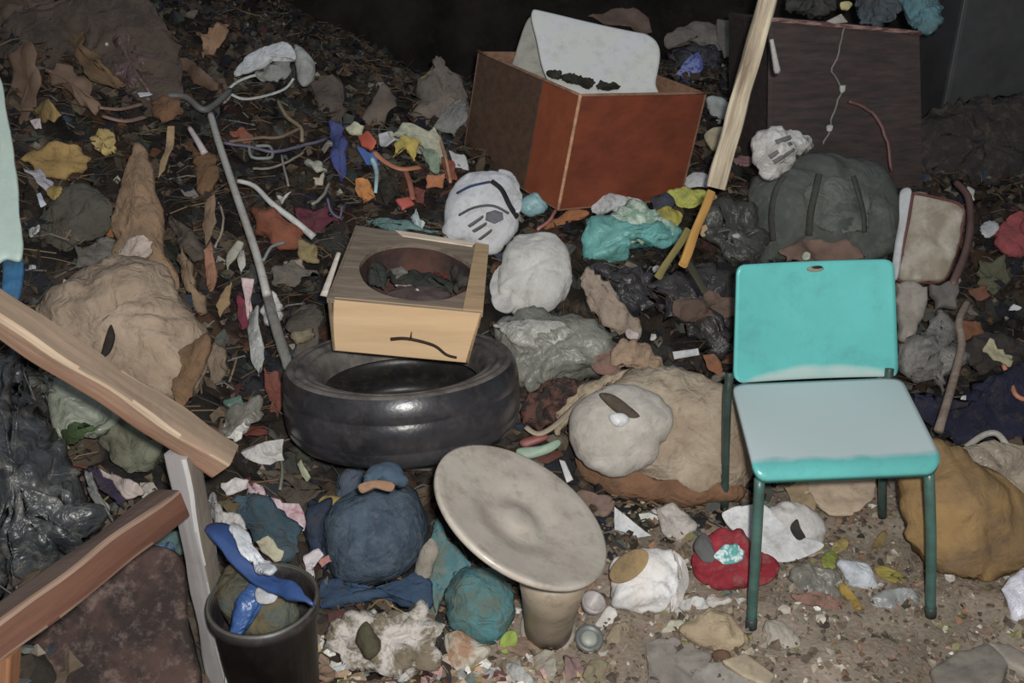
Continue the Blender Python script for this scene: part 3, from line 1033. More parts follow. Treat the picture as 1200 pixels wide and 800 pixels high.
bl('rag', star(960, 704, 66, 24, 15, 8), (150, 112, 98), 'dull pinkish rag strip on the ground below the grey film', 'rag', lift=.02, hf=.01, hb=.01, crumple=FOLD)
for i, (x, y, w, h, r, c, lab) in enumerate([
        (950, 640, 34, 16, 10, (142, 130, 42), 'yellow-green leaf nearest the white cap with a dark hole'),
        (984, 640, 28, 14, -40, (150, 132, 70), 'curled yellow leaf standing under the middle of the turquoise seat'),
        (1044, 674, 44, 16, 25, (152, 138, 50), 'long yellow leaf pointing at the right front chair leg'),
        (996, 700, 40, 12, 50, (160, 130, 44), 'slim yellow leaf below the crumpled white tissue'),
        (974, 656, 22, 22, 70, (136, 144, 56), 'pale green leaf touching the crumpled white tissue'),
        (1030, 636, 30, 12, -60, (132, 112, 64), 'olive leaf against the rear right chair leg')]):
    bl('fallen_leaf', [(x + a, y + b) for a, b in [(p[0], p[1]) for p in ell(0, 0, w, h, r, 10)]], c, lab, 'leaf', kind='paper', lift=.02, n=(random.uniform(-.3, .3), .7, .6), hf=.003, hb=.003, p=4, N=30, rings=5,
       warp=(.012, 30), group=None)
bl('cardboard_sheet', [(754, 754), (790, 748), (834, 768), (822, 810), (758, 812)], (150, 142, 132), 'grey cardboard sheet at the bottom edge below the white cap', 'cardboard', kind='card', lift=.012, n=(0, .9, .45), hf=.008, hb=.01, p=6, sharp=True, crumple=('fold', .008, 8), rgb2=(128, 120, 112))
bl('cardboard_sheet', [(800, 812), (818, 778), (850, 776), (905, 806), (900, 815)], (172, 164, 154), 'paler grey cardboard sheet overlapping at the bottom edge under the leaf scraps', 'cardboard', kind='card', lift=.018, n=(0, .9, .45), hf=.006, hb=.01, p=6, sharp=True)
bl('cardboard_sheet', [(846, 775), (872, 766), (908, 792), (900, 806), (870, 792)], (190, 172, 142), 'torn buff cardboard corner left of the bare earth at the bottom', 'cardboard', kind='card', lift=.03, n=(.1, .85, .45), hf=.006, hb=.01, p=6, sharp=True)
bl('crumpled_paper', star(838, 740, 70, 52, 25, 9), (176, 156, 122), 'crumpled buff paper by the left front chair foot', 'paper', kind='paper', lift=.025, hf=.035, hb=.02, crumple=('paper', .018, 16), rgb2=(150, 130, 104))
bl('crumpled_paper', star(912, 742, 52, 34, 15, 8), (176, 166, 150), 'smaller crumpled pale paper right of the left front chair foot', 'paper', kind='paper', lift=.012, hf=.02, hb=.015, crumple=PAP)
bl('stone_slab', [(1090, 790), (1120, 768), (1160, 758), (1184, 776), (1170, 812), (1096, 815)], (142, 134, 122), 'flat grey slab of broken cement at the bottom right', 'slab', kind='card', lift=.004, n=(0, .9, .45), hf=.02, hb=.02, p=5, sharp=True, crumple=('noise', .004, 20))
bl('stone_slab', [(1156, 756), (1180, 758), (1215, 778), (1215, 800), (1180, 780)], (166, 156, 142), 'narrow pale slab at the bottom right corner', 'slab', kind='card', lift=.012, n=(0, .9, .45), hf=.014, hb=.02, p=5, sharp=True)
bl('cloth_bit', star(846, 772, 20, 16, 0), (120, 90, 72), 'small brown rag by the torn buff cardboard', 'rag', lift=.01, hf=.008, hb=.008, crumple=FOLD, N=27, rings=5)

# ---- litter at the bottom middle
gt = thing('plastic_cup', 'squashed white plastic goblet lying below the dish stem', 'cup', on_heap(690, 722, .02))
V, F = lathe([(.004, -.05), (.016, -.05), (.005, -.04), (.005, -.005), (.016, .008), (.026, .03), (.028, .045), (.024, .045), (.013, .012), (.002, .008)], on_heap(688, 728, .03), cv(.25, .75, .6), 24, dent=.008, seed=4)
link_mesh('bowl', V, F, mk('plastic', (210, 200, 196), 1.8), gt)
jl = thing('jar_lid', 'round grey metal lid half buried in litter below the squashed goblet', 'lid', on_heap(690, 758, .01))
V, F = lathe([(.001, .004), (.020, .004), (.024, .008), (.030, .008), (.032, .004), (.032, -.012), (.028, -.012)], on_heap(690, 756, .02), cv(.05, .6, .8), 32)
link_mesh('rim', V, F, mk('metal', (132, 136, 132), 1.8), jl)
V, F = lathe([(.001, .010), (.014, .009), (.019, .005), (.019, .002)], on_heap(690, 756, .02), cv(.05, .6, .8), 24)
link_mesh('centre', V, F, mk('plastic', (196, 200, 186), 1.8), jl)
bl('white_rag', [(376, 740), (402, 716), (436, 708), (470, 716), (500, 712), (516, 742), (512, 780), (478, 796), (430, 790), (398, 776)], (186, 178, 170), 'torn white rag with green and brown stains below the navy cap', 'rag',
   lift=.06, hf=.055, hb=.05, crumple=[('fold', .03, 10), ('paper', .016, 22)], rgb2=(120, 108, 88), mscale=13, contrast=.9, dirt=(86, 76, 52), dirt_amt=.45)
bl('leaf_wad', [(420, 738), (430, 726), (440, 742), (446, 764), (430, 770), (420, 756)], (92, 88, 66), 'dark olive wad of leaves caught in the stained white rag', 'leaf', lift=.13, hf=.02, hb=.03, crumple=PAP, N=27, rings=5)
bl('paper_scrap', [(521, 743), (546, 742), (566, 754), (572, 764), (540, 788), (520, 786)], (182, 176, 158), 'pale bag of mixed scraps under the teal cap', 'bag', kind='paper', lift=.03, hf=.025, hb=.02, crumple=PAP, rgb2=(156, 120, 92), mscale=16, contrast=.8)
for i, (x, y, w, h, r, c, lab) in enumerate([
        (596, 790, 54, 26, 25, (186, 184, 178), 'white plastic scrap at the bottom edge left of the stem'),
        (556, 792, 50, 22, -10, (166, 164, 160), 'grey paper scrap at the bottom edge under the pale bag of scraps'),
        (622, 758, 56, 20, 10, (152, 124, 104), 'rusty brown paper bit at the base of the dish stem'),
        (638, 784, 40, 34, 60, (160, 152, 136), 'buff torn paper below the dish stem'),
        (726, 742, 32, 18, -30, (158, 140, 112), 'tan paper bit left of the dirty white cap'),
        (706, 790, 44, 30, 20, (144, 132, 104), 'olive-buff scrap at the bottom left of the grey cardboard sheet'),
        (672, 786, 24, 40, 5, (150, 120, 116), 'pinkish scrap at the bottom beside the olive-buff scrap'),
        (812, 708, 34, 14, 10, (206, 204, 198), 'small white flake in front of the red cap, nearest the chair leg'),
        (790, 716, 30, 18, 30, (186, 180, 168), 'white flake between the dirty white cap and the crumpled buff paper'),
        (842, 706, 30, 12, 5, (196, 188, 178), 'pale flake directly below the red cap'),
        (712, 724, 20, 14, 0, (210, 204, 196), 'small white scrap right of the squashed goblet'),
        (790, 734, 22, 16, 0, (190, 184, 160), 'cream pebble-like scrap below the dirty white cap'),
        (356, 760, 28, 24, 0, (196, 186, 178), 'small white crumpled scrap left of the stained white rag'),
        (378, 790, 40, 20, 20, (150, 122, 98), 'brown scrap at the bottom edge right of the black bucket'),
        (470, 792, 30, 18, 10, (206, 202, 198), 'white scrap at the bottom edge of the stained rag'),
        (452, 704, 14, 9, 0, (206, 186, 178), 'tiny pink-white scrap on the brim of the navy cap')]):
    bl('litter_scrap', star(x, y, w, h, r, 7, .3), c, lab, 'scrap', kind='paper', lift=.015, n=(random.uniform(-.3, .3), .75, .6), hf=.005, hb=.004, p=4, N=35, rings=6, sharp=True, warp=(.035, 14), crumple=('paper', .010, 26), seed=i)
bl('fallen_leaf', ell(596, 752, 20, 30, 25, 10), (150, 172, 60), 'bright green leaf sprig under the teal cap', 'leaf', kind='paper', lift=.03, hf=.003, hb=.003, p=4, N=30, rings=5, warp=(.01, 30))

# ---- navy and teal caps, tan bundle
nv = thing('navy_baseball_hat', 'dusty navy blue denim cap, crown up, in front of the tyre', 'cap', on_heap(430, 640, 0))
bl('crown', [(384, 612), (398, 585), (430, 570), (470, 566), (494, 590), (500, 625), (488, 660), (462, 682), (420, 688), (394, 676), (383, 645)], (66, 80, 94), parent=nv, lift=.10, hf=.12, hb=.10,
   rgb2=(52, 66, 80), mscale=20, contrast=.7, N=64, rings=13, p=2.6, kind='cloth', crumple=[('fold', .010, 6), ('noise', .003, 45)], dirt=(96, 100, 104), seed=5)
bl('brim', [(384, 676), (420, 690), (460, 684), (492, 672), (506, 690), (500, 714), (455, 702), (410, 706), (376, 712), (372, 692)], (56, 76, 100), parent=nv, lift=.05, n=(0, .7, .7), hf=.02, hb=.02, rgb2=(46, 66, 90), crumple=FOLD, seed=6)
bl('back_opening', [(420, 568), (440, 562), (462, 566), (458, 576), (438, 572), (424, 578)], (170, 130, 100), parent=nv, d=1.935, hf=.006, hb=.02, N=24, rings=4)['label'] = 'tan edge of the opening'
bl('strap', [(424, 556), (446, 543), (468, 545), (480, 562), (470, 572), (446, 566), (430, 572)], (80, 98, 114), parent=nv, d=1.965, kind='felt', hf=.03, hb=.03, rgb2=(66, 86, 106), crumple=('fold', .006, 14))
bl('navy_cloth', [(358, 594), (374, 584), (392, 582), (386, 620), (386, 668), (374, 664), (360, 648)], (50, 60, 78), 'dark navy cloth fold left of the denim cap', 'cloth', lift=.06, hf=.05, hb=.05, crumple=FOLD)
bl('yellow_wrapper', [(373, 588), (382, 580), (402, 584), (394, 598), (380, 600)], (158, 138, 72), 'dull yellow wrapper tucked above the navy cloth fold', 'wrapper', kind='paper', lift=.12, hf=.012, hb=.02, N=24, rings=5)
bl('blue_cloth', [(396, 552), (414, 545), (428, 552), (426, 582), (400, 590), (392, 572)], (78, 88, 104), 'slate blue cloth behind the denim cap below the tyre', 'cloth', lift=.05, hf=.03, hb=.03, crumple=FOLD)
tl = thing('teal_baseball_hat', 'dirt-caked teal cap lying upside against the dish stem', 'cap', on_heap(550, 700, 0))
bl('crown', [(520, 700), (528, 676), (556, 662), (588, 668), (606, 698), (602, 732), (578, 752), (544, 750), (524, 732)], (70, 122, 128), parent=tl, lift=.07, hf=.085, hb=.08, rgb2=(84, 104, 98), mscale=16, contrast=.7, kind='cloth',
   crumple=[('fold', .012, 7), ('noise', .003, 45)], dirt=(104, 92, 66), dirt_amt=.35, seed=8)
bl('brim', [(478, 678), (496, 640), (512, 606), (528, 628), (556, 660), (540, 676), (520, 702), (512, 724), (488, 714)], (74, 118, 126), parent=tl, lift=.06, n=(-.2, .55, .8), hf=.022, hb=.03, rgb2=(92, 110, 102), mscale=14, contrast=.8,
   crumple=[('fold', .02, 10)], dirt=(128, 116, 96), dirt_amt=.4, seed=9)
bl('grey_rag', [(488, 662), (502, 630), (514, 640), (508, 662), (494, 690), (482, 690)], (152, 142, 128), 'grey-beige rag between the navy cap and the teal cap', 'rag', lift=.13, hf=.014, hb=.03, crumple=FOLD)
tb = thing('tan_bundle', 'big tan cloth bundle tied at the top, left of the turquoise chair', 'bundle', on_heap(780, 540, 0))
bl('sack', [(744, 428), (760, 420), (800, 428), (842, 448), (866, 482), (884, 530), (878, 572), (830, 588), (770, 586), (720, 570), (690, 540), (700, 480), (722, 440)], (152, 138, 118), parent=tb, lift=.12, hf=.14, hb=.14,
   rgb2=(126, 108, 88), mscale=7, N=72, rings=14, crumple=[('fold', .030, 4.5), ('fold', .009, 13)], dirt=(112, 92, 70), seed=3)
bl('tied_neck', [(716, 428), (724, 400), (748, 398), (768, 412), (784, 440), (766, 452), (748, 440), (734, 432)], (150, 124, 100), parent=tb, lift=.24, hf=.03, hb=.04, crumple=[('fold', .018, 14)], seed=4)
bl('bottom_fold', [(672, 534), (700, 552), (760, 574), (830, 584), (872, 570), (866, 584), (800, 592), (730, 582), (684, 560)], (122, 88, 62), parent=tb, lift=.05, n=(0, .5, .86), hf=.05, hb=.05, crumple=('fold', .010, 9))
bl('tail', [(652, 480), (680, 452), (716, 436), (740, 430), (730, 444), (700, 462), (676, 490), (652, 508)], (156, 138, 114), parent=tb, lift=.12, hf=.03, hb=.03, crumple=('fold', .014, 12))
gw = thing('grey_baseball_hat', 'pale grey cap with a torn slot pressed into the left side of the tan bundle', 'cap', on_heap(735, 500, .1))
bl('crown', [(674, 478), (700, 456), (744, 452), (776, 466), (790, 488), (776, 520), (756, 548), (720, 560), (682, 546), (668, 516)], (172, 166, 156), parent=gw, lift=.24, hf=.085, hb=.08, rgb2=(150, 142, 132), mscale=9, N=64, rings=12, kind='felt',
   crumple=[('fold', .009, 6)], dirt=(126, 116, 102), seed=11)
d0 = heap_d(726, 507) - .055
bl('torn_slot', [(702, 462), (718, 462), (738, 476), (750, 488), (736, 490), (718, 480)], (92, 80, 68), parent=gw, d=d0 - .245, hf=.012, hb=.03, N=30, rings=4)
bl('white_patch', [(714, 486), (730, 484), (738, 492), (728, 500), (718, 497)], (232, 228, 220), parent=gw, kind='plastic', d=d0 - .265, hf=.010, hb=.03, N=24, rings=4)

# ---- middle: plastic bag, caps
bl('plastic_bag', [(578, 380), (606, 366), (660, 370), (700, 376), (724, 400), (724, 436), (690, 440), (660, 446), (626, 466), (604, 452), (580, 420)], (112, 112, 102), 'grumpy grey-green plastic bag between the tyre and the tan bundle'.replace('grumpy', 'slumped'), 'bag', kind='film',
   lift=.09, hf=.09, hb=.09, rgb2=(92, 92, 84), mscale=8, N=64, rings=12, crumple=[('fold', .026, 8), ('paper', .010, 22)], dirt=(128, 116, 100), seed=2)
bl('plastic_bag', [(578, 380), (612, 374), (660, 376), (668, 398), (640, 410), (604, 404)], (150, 148, 140), 'pale crinkled plastic wrap under the grey cap', 'bag', kind='film', lift=.19, hf=.02, hb=.03, crumple=('fold', .014, 16))
bl('beige_rag', [(678, 330), (690, 314), (706, 324), (726, 348), (748, 378), (744, 396), (716, 388), (694, 364)], (138, 122, 106), 'long beige rag hanging right of the pale grey cap', 'rag', lift=.08, hf=.03, hb=.04, crumple=('fold', .022, 14))
bl('brown_rag', [(690, 418), (712, 402), (728, 434), (700, 438)], (126, 96, 84), 'small reddish brown rag on the slumped plastic bag', 'rag', lift=.18, hf=.012, hb=.03, crumple=FOLD, N=32, rings=5)
bl('paper_scrap', star(740, 392, 18, 13, 0), (180, 160, 154), 'round pinkish scrap above the tied bundle neck', 'paper', kind='paper', lift=.11, hf=.006, hb=.008, N=28, rings=4)
bl('paper_strip', [(788, 412), (818, 408), (820, 416), (790, 421)], (204, 198, 188), 'white paper strip on top of the tan bundle beside the chair back', 'paper', kind='paper', lift=.12, hf=.005, hb=.008, sharp=True)
bl('orange_rag', [(822, 414), (838, 414), (850, 434), (840, 442), (826, 430)], (130, 84, 56), 'burnt orange rag on the right shoulder of the tan bundle', 'rag', lift=.12, hf=.012, hb=.02, crumple=FOLD, N=32, rings=5)
bl('fabric_wad', [(616, 470), (640, 452), (668, 446), (676, 462), (650, 486), (640, 502), (618, 496)], (88, 58, 50), 'dark red patterned cloth wad right of the tyre', 'cloth', lift=.06, hf=.03, hb=.04, crumple=('paper', .03, 26), rgb2=(46, 40, 38), mscale=30, contrast=.9)
bl('plastic_strip', [(606, 526), (634, 522), (654, 515), (656, 522), (640, 532), (612, 538)], (134, 160, 134), 'pale green plastic strip between the tyre and the tan bundle', 'plastic strip', kind='plastic', lift=.06, hf=.006, hb=.01)
bl('plastic_strip', [(610, 516), (636, 508), (642, 514), (616, 524)], (132, 64, 58), 'red plastic strip just above the pale green strip', 'plastic strip', kind='plastic', lift=.06, hf=.006, hb=.01)
cord('plastic_ribbon', [(616, 500, .08), (630, 508, .08), (648, 500, .09), (672, 478, .12), (700, 452, .16)], 9, (158, 142, 118), 'grubby beige ribbon curling from the tan bundle towards the tyre', 'ribbon', flatten=.4)
bl('brown_rag', [(622, 534), (656, 526), (662, 536), (640, 546)], (92, 56, 48), 'maroon rag below the pale green strip', 'rag', lift=.05, hf=.012, hb=.02, crumple=FOLD, N=32, rings=5)
bl('paper_scrap', [(655, 538), (662, 540), (672, 562), (664, 566)], (202, 200, 192), 'white sliver of paper at the left foot of the tan bundle', 'paper', kind='paper', lift=.06, hf=.004, hb=.006, sharp=True, N=24, rings=4)
bl('brown_rag', star(700, 588, 44, 26, 20), (126, 102, 90), 'dull pinkish rag right of the pale dish rim', 'rag', lift=.03, hf=.015, hb=.015, crumple=FOLD)

g2, dq = hat('grey_baseball_hat', 'pale grey cap, crown up, to the right of the oval-holed box', [(588, 300), (604, 281), (630, 272), (655, 279), (671, 300), (672, 330), (656, 360), (626, 375), (598, 366), (583, 340)], (164, 162, 156), (146, 144, 138),
             [(574, 330), (588, 312), (600, 330), (606, 356), (596, 368), (578, 362)], (168, 164, 160), lift=.10, hf=.07, seed=2, brim_lift=.02)
w2, dq = hat('white_baseball_hat', 'white cap with a blue band and a black strap behind the oval-holed box', [(518, 266), (526, 226), (546, 204), (574, 200), (600, 212), (607, 240), (606, 272), (590, 292), (570, 299), (544, 286), (526, 280)], (180, 178, 178), (156, 156, 158),
             [(584, 204), (602, 206), (612, 226), (611, 248), (602, 250), (594, 226)], (182, 182, 186), lift=.10, hf=.065, seed=5, brim_lift=-.01, amp=.008)
d1 = dq + .016
t = tube([at_d(536, 226, d1 - .05), at_d(552, 218, d1 - .075), at_d(574, 213, d1 - .07)], .008, 8, 4, flatten=.5)
link_mesh('blue_band', t[0], t[1], mk('cloth', (64, 82, 128), 2.6), w2)
t = tube([at_d(576, 212, d1 - .075), at_d(588, 222, d1 - .08), at_d(597, 240, d1 - .078), at_d(606, 254, d1 - .05)], .011, 8, 4, flatten=.5)
link_mesh('strap', t[0], t[1], mk('cloth', (46, 46, 50), 2.6), w2)
t = tube([at_d(538, 252, d1 - .08), at_d(556, 243, d1 - .10), at_d(578, 241, d1 - .10), at_d(596, 250, d1 - .075)], .004, 8, 4)
link_mesh('seam', t[0], t[1], mk('cloth', (96, 96, 98), 2.6), w2)
for q in ([(570, 249), (580, 246), (589, 249), (590, 257), (580, 262), (569, 258)], [(548, 264), (566, 252), (567, 254), (550, 266)], [(553, 270), (570, 260), (571, 262), (555, 272)], [(560, 280), (576, 268), (577, 270), (562, 281)]):
    bl('printed_mark', q, (92, 90, 94), parent=w2, kind='paper', d=d1 - .108, hf=.004, hb=.012, N=20, rings=3, sharp=True, n=(0, .45, .9))
bl('blue_wrap', star(624, 240, 34, 26, 20), (112, 150, 154), 'light teal crumpled wrapper right of the white cap with a black strap', 'wrapper', kind='film', lift=.06, hf=.025, hb=.03, crumple=PAP)
bl('orange_rag', [(636, 262), (660, 250), (684, 246), (690, 252), (668, 262), (640, 270)], (140, 88, 50), 'orange-brown rag strip under the brown box', 'rag', lift=.05, hf=.015, hb=.02, crumple=FOLD)
cord('pink_twine', [(664, 214, .10), (656, 236, .07), (646, 256, .06), (630, 270, .05)], 4, (150, 92, 84), 'thin pinkish cord hanging from the corner of the brown box', wobble=.004)

# ---- teal sack group
bl('teal_sack', [(680, 272), (688, 256), (716, 250), (760, 262), (796, 268), (800, 284), (776, 292), (742, 290), (736, 304), (704, 314), (682, 304)], (80, 142, 136), 'teal plastic sack lying below the brown box', 'sack', kind='film', lift=.09, hf=.07, hb=.07,
   rgb2=(66, 116, 112), N=64, rings=11, crumple=[('fold', .022, 9), ('paper', .008, 22)], dirt=(96, 124, 104), seed=7)
bl('clear_wrap', star(752, 262, 70, 46, 10, 9), (146, 158, 142), 'crinkled clear wrap over the middle of the teal sack', 'wrapper', kind='film', lift=.16, hf=.02, hb=.03, crumple=('paper', .026, 22), rgb2=(96, 122, 104), mscale=24, contrast=.8)
bl('white_cloth', [(692, 240), (704, 226), (736, 228), (758, 240), (748, 250), (716, 250), (694, 252)], (164, 164, 164), 'light grey cloth between the teal sack and the brown box', 'cloth', lift=.13, hf=.02, hb=.03, crumple=FOLD)
bl('yellow_cloth', [(782, 224), (800, 220), (826, 224), (824, 240), (804, 246), (790, 240)], (150, 150, 50), 'lime yellow cloth at the foot of the wooden pole', 'cloth', lift=.12, hf=.02, hb=.03, crumple=FOLD, rgb2=(120, 124, 50))
bl('yellow_cloth', [(768, 250), (784, 240), (800, 252), (790, 272), (774, 268)], (138, 128, 44), 'smaller mustard cloth on the right end of the teal sack', 'cloth', lift=.14, hf=.012, hb=.03, crumple=FOLD)
bl('dark_cloth', [(760, 230), (780, 226), (790, 240), (784, 252), (768, 246)], (54, 58, 66), 'dark slate cloth between the light grey and lime cloths', 'cloth', lift=.12, hf=.015, hb=.03, crumple=FOLD)
bl('paper_scrap', [(800, 208), (820, 202), (832, 210), (828, 220), (804, 218)], (156, 154, 152), 'grey paper scrap behind the lime yellow cloth', 'paper', kind='paper', lift=.10, hf=.008, hb=.02, crumple=PAP, N=32, rings=5)
o = beam('yellow_stick', at_d(833, 226, 2.58), at_d(800, 310, 2.42), .022, .018, wood((190, 142, 50), 2.5, (160, 112, 40)), up=-FW, bevel=.005, segs=8, wear=.003)
tag(o, 'mustard yellow stick below the foot of the wooden pole', 'stick')
o = beam('yellow_stick', at_d(806, 270, 2.52), at_d(772, 324, 2.40), .018, .014, wood((134, 118, 56), 2.5, (104, 96, 52)), up=-FW, bevel=.004, segs=8, wear=.003)
tag(o, 'olive stick left of the mustard yellow stick', 'stick')
o = beam('dark_stick', at_d(800, 300, 2.52), at_d(826, 340, 2.42), .018, .014, wood((64, 62, 44), 2.5, (52, 50, 40)), up=-FW, bevel=.004, segs=8, wear=.003)
tag(o, 'dark olive stick crossing below the mustard yellow stick', 'stick')
bl('tan_wrapper', [(826, 158), (840, 150), (852, 154), (848, 170), (836, 176)], (150, 130, 104), 'tan wrapper behind the pole at the right side of the brown box', 'wrapper', kind='paper', lift=.08, hf=.015, hb=.02, crumple=PAP, N=32, rings=5)
bl('grey_wrap', [(828, 116), (846, 114), (856, 128), (850, 146), (836, 140)], (120, 124, 120), 'greenish grey wrap at the right top of the brown box', 'wrapper', kind='film', lift=.08, hf=.015, hb=.03, crumple=PAP, N=32, rings=5)

# ================================================================== LEFT SIDE AND BACKGROUND
random.seed(5)

def b(name, outline, rgb, label, cat, lift=.05, h=.025, kind='cloth', cr=None, **kw):
    if isinstance(cr, (int, float)):
        cr = ('fold', cr, 12)
    if cr is None:
        cr = {'cloth': ('fold', h * .7, 12), 'film': [('fold', h * .7, 11), ('paper', h * .3, 26)], 'paper': ('paper', h * .6, 20), 'card': ('fold', h * .4, 8)}.get(kind)
    kw.setdefault('N', 40)
    kw.setdefault('rings', 7)
    if h < .026:                                                   # thin things: flat, bent, with a real edge
        h = h * .55
        kw.setdefault('p', 4)
        kw.setdefault('warp', (.05, 9))
        if kw.get('n') is None and random.random() < .8:
            kw['n'] = (random.uniform(-.45, .45), random.uniform(.1, .7), .8)
    if kind in ('paper', 'card', 'film') or h < .026:
        kw.setdefault('jag', .10 if max(q[0] for q in outline) - min(q[0] for q in outline) > 24 else .05)
    if kind in ('paper', 'card'):
        kw.setdefault('sharp', True)
        kw['N'] = max(kw['N'], 48)
    return bl(name, outline, rgb, label, cat, kind=kind, lift=lift, hf=h, hb=max(.004, h), crumple=cr, **kw)

# ---- front left
b('dark_sack', [(-30, 405), (10, 410), (32, 440), (60, 500), (90, 552), (116, 606), (100, 640), (50, 690), (0, 722), (-30, 722)], (66, 68, 70), 'big dark grey plastic sack at the left edge behind the brown rail', 'sack', .10, .09, 'film',
  cr=[('fold', .03, 7), ('paper', .008, 24)], rgb2=(40, 42, 46), mscale=8, N=64, rings=12, dirt=(128, 122, 112), dirt_amt=.35)
b('drum', [(6, 790), (60, 725), (130, 655), (170, 636), (212, 650), (222, 720), (222, 830), (6, 830)], (84, 64, 58), 'dark maroon speckled sheet metal behind the grey-white post', 'sheet', .06, .03, 'dirt', cr=('fold', .006, 6), p=4,
  rgb2=(56, 48, 46), mscale=11, contrast=.7, dirt=(150, 126, 116), dirt_amt=.3, N=56, rings=10)
bk = at_z(308, 702, .40)
bu = thing('bucket', 'black plastic bucket full of scraps at the bottom, right of the grey-white post', 'bucket', Vector((bk.x, bk.y, .04)))
BR = 62 * ((bk - CAM).dot(FW)) / FPX
V, F = lathe([(BR * .72, -.34), (BR * .78, -.345), (BR * .98, -.02), (BR * 1.06, -.018), (BR * 1.06, 0), (BR * .98, .004), (BR * .95, -.02), (BR * .74, -.32)], bk, ZZ, 48)
V2 = [f for f in F if len(f) == 4]
link_mesh('body', V, F, mk('plastic', (58, 52, 54), 1.75, (38, 35, 38), 9, .5, dirt=(104, 96, 88), dirt_amt=.25), bu)
V, F = lathe([(BR * .98, -.010), (BR * 1.05, -.012), (BR * 1.06, -.002), (BR * 1.03, .004), (BR * .97, .003)], bk, ZZ, 48, closed=True)
link_mesh('rim', V, F, mk('plastic', (96, 94, 84), 1.75, (72, 70, 64)), bu)
dbk = (bk - CAM).dot(FW)
bl('olive_cloth', [(252, 680), (270, 664), (300, 668), (340, 690), (352, 716), (330, 736), (290, 742), (262, 720)], (104, 92, 62), 'olive brown cloth filling the black bucket', 'cloth', d=dbk + .02, hf=.04, hb=.09, crumple=FOLD, n=(0, .8, .6),
   rgb2=(84, 92, 84), mscale=16, contrast=.8)
bl('plastic_bottle', [(268, 746), (276, 712), (286, 686), (300, 682), (316, 690), (306, 714), (288, 744), (278, 754)], (52, 96, 158), 'blue plastic sleeve with a white tag sticking out of the black bucket', 'plastic sleeve', kind='film', d=dbk - .06, hf=.018, hb=.018,
   rgb2=(44, 80, 140), crumple=('fold', .006, 18), dirt_amt=.08)
bl('paper_tag', [(300, 690), (318, 684), (328, 692), (320, 706), (302, 706)], (206, 206, 212), 'white tag on the blue plastic sleeve in the bucket', 'tag', kind='paper', d=dbk - .085, hf=.005, hb=.008, N=30, rings=5)
b('blue_strip', jag=0, d=1.69, n=(-.1, .85, .5), outline=[(244, 634), (262, 626), (284, 630), (316, 662), (346, 684), (368, 704), (350, 702), (318, 686), (288, 672), (262, 654)], rgb=(50, 88, 150), label='blue plastic strip running from the grey-white post down to the navy cap', cat='plastic strip', h=.014, kind='plastic', cr=('fold', .004, 12), rgb2=(40, 70, 126), dirt_amt=.1)
b('white_sleeve', jag=0, d=1.68, n=(-.1, .85, .5), outline=[(272, 622), (284, 620), (304, 642), (322, 664), (314, 672), (296, 658), (276, 640)], rgb=(218, 222, 228), label='white edge of packaging lying along the blue strip', cat='packaging', h=.010, kind='film', dirt_amt=.08)
b('newspaper', [(238, 580), (248, 576), (268, 596), (290, 618), (286, 632), (262, 630), (244, 606)], (182, 176, 170), 'grey printed newspaper scrap right of the grey-white post', 'newspaper', .15, .010, 'paper', rgb2=(150, 146, 144), mscale=40)
b('teal_cloth', [(264, 600), (284, 578), (318, 592), (346, 616), (352, 646), (330, 660), (306, 640), (284, 622)], (62, 82, 92), 'dusty dark teal cloth between the blue strip and the white torn paper', 'cloth', .09, .03, rgb2=(48, 66, 76))
b('brown_cloth', [(252, 590), (268, 580), (284, 592), (278, 606)], (96, 84, 58), 'small olive cloth at the upper end of the dark teal cloth', 'cloth', .10, .015)
b('torn_paper', [(284, 566), (300, 566), (330, 584), (356, 600), (356, 622), (346, 626), (338, 608), (312, 592), (292, 580)], (200, 188, 190), 'torn white paper with dark red specks left of the navy cap', 'paper', .11, .010, 'paper', rgb2=(150, 96, 108), mscale=34, contrast=.3, sharp=True)
b('torn_paper', [(258, 566), (276, 560), (290, 562), (288, 572), (268, 580)], (206, 198, 194), 'small white paper under the cut end of the tan timber', 'paper', .10, .008, 'paper', sharp=True)
b('cream_scrap', [(300, 636), (314, 628), (332, 646), (322, 656)], (186, 178, 150), 'cream lump of paper on the dark teal cloth', 'paper', .12, .010, 'paper')
b('white_strip', [(354, 650), (372, 642), (378, 650), (366, 660), (374, 694), (366, 696), (358, 668)], (206, 196, 198), 'white hooked paper strip left of the denim cap', 'paper', .10, .008, 'paper')
b('pink_scrap', [(372, 656), (384, 648), (388, 656), (376, 664)], (186, 128, 120), 'pink scrap beside the white hooked paper strip', 'scrap', .12, .006, 'paper', N=24, rings=4)
b('dark_cloth', [(296, 546), (340, 552), (386, 574), (372, 586), (352, 600), (320, 576)], (82, 74, 64), 'brown-grey cloth in the hollow in front of the tyre left side', 'cloth', .05, .02)
b('paper_sheet', [(282, 530), (302, 522), (336, 516), (334, 540), (304, 544)], (188, 184, 180), 'pale grey paper sheet right of the cut end of the tan timber', 'paper', .07, .006, 'paper', sharp=True)
b('leaf_scrap', [(352, 545), (358, 540), (366, 560), (360, 566)], (170, 172, 140), 'pale straw leaf standing in front of the tyre', 'leaf', .05, .004, 'paper', N=24, rings=4)
cord('green_stalk', [(328, 530, .06), (331, 552, .06), (328, 574, .06)], 4, (110, 112, 96), 'thin upright green stalk below the pale grey paper sheet', 'stalk')
cord('wire', [(364, 534, .05), (400, 540, .05), (450, 548, .05), (505, 550, .04)], 4, (116, 112, 104), 'thin grey rod lying along the foot of the tyre', 'rod')
b('rust_rag', [(308, 430), (326, 436), (334, 468), (326, 492), (314, 482)], (116, 66, 54), 'rust red rag against the left side of the tyre', 'rag', .06, .02)
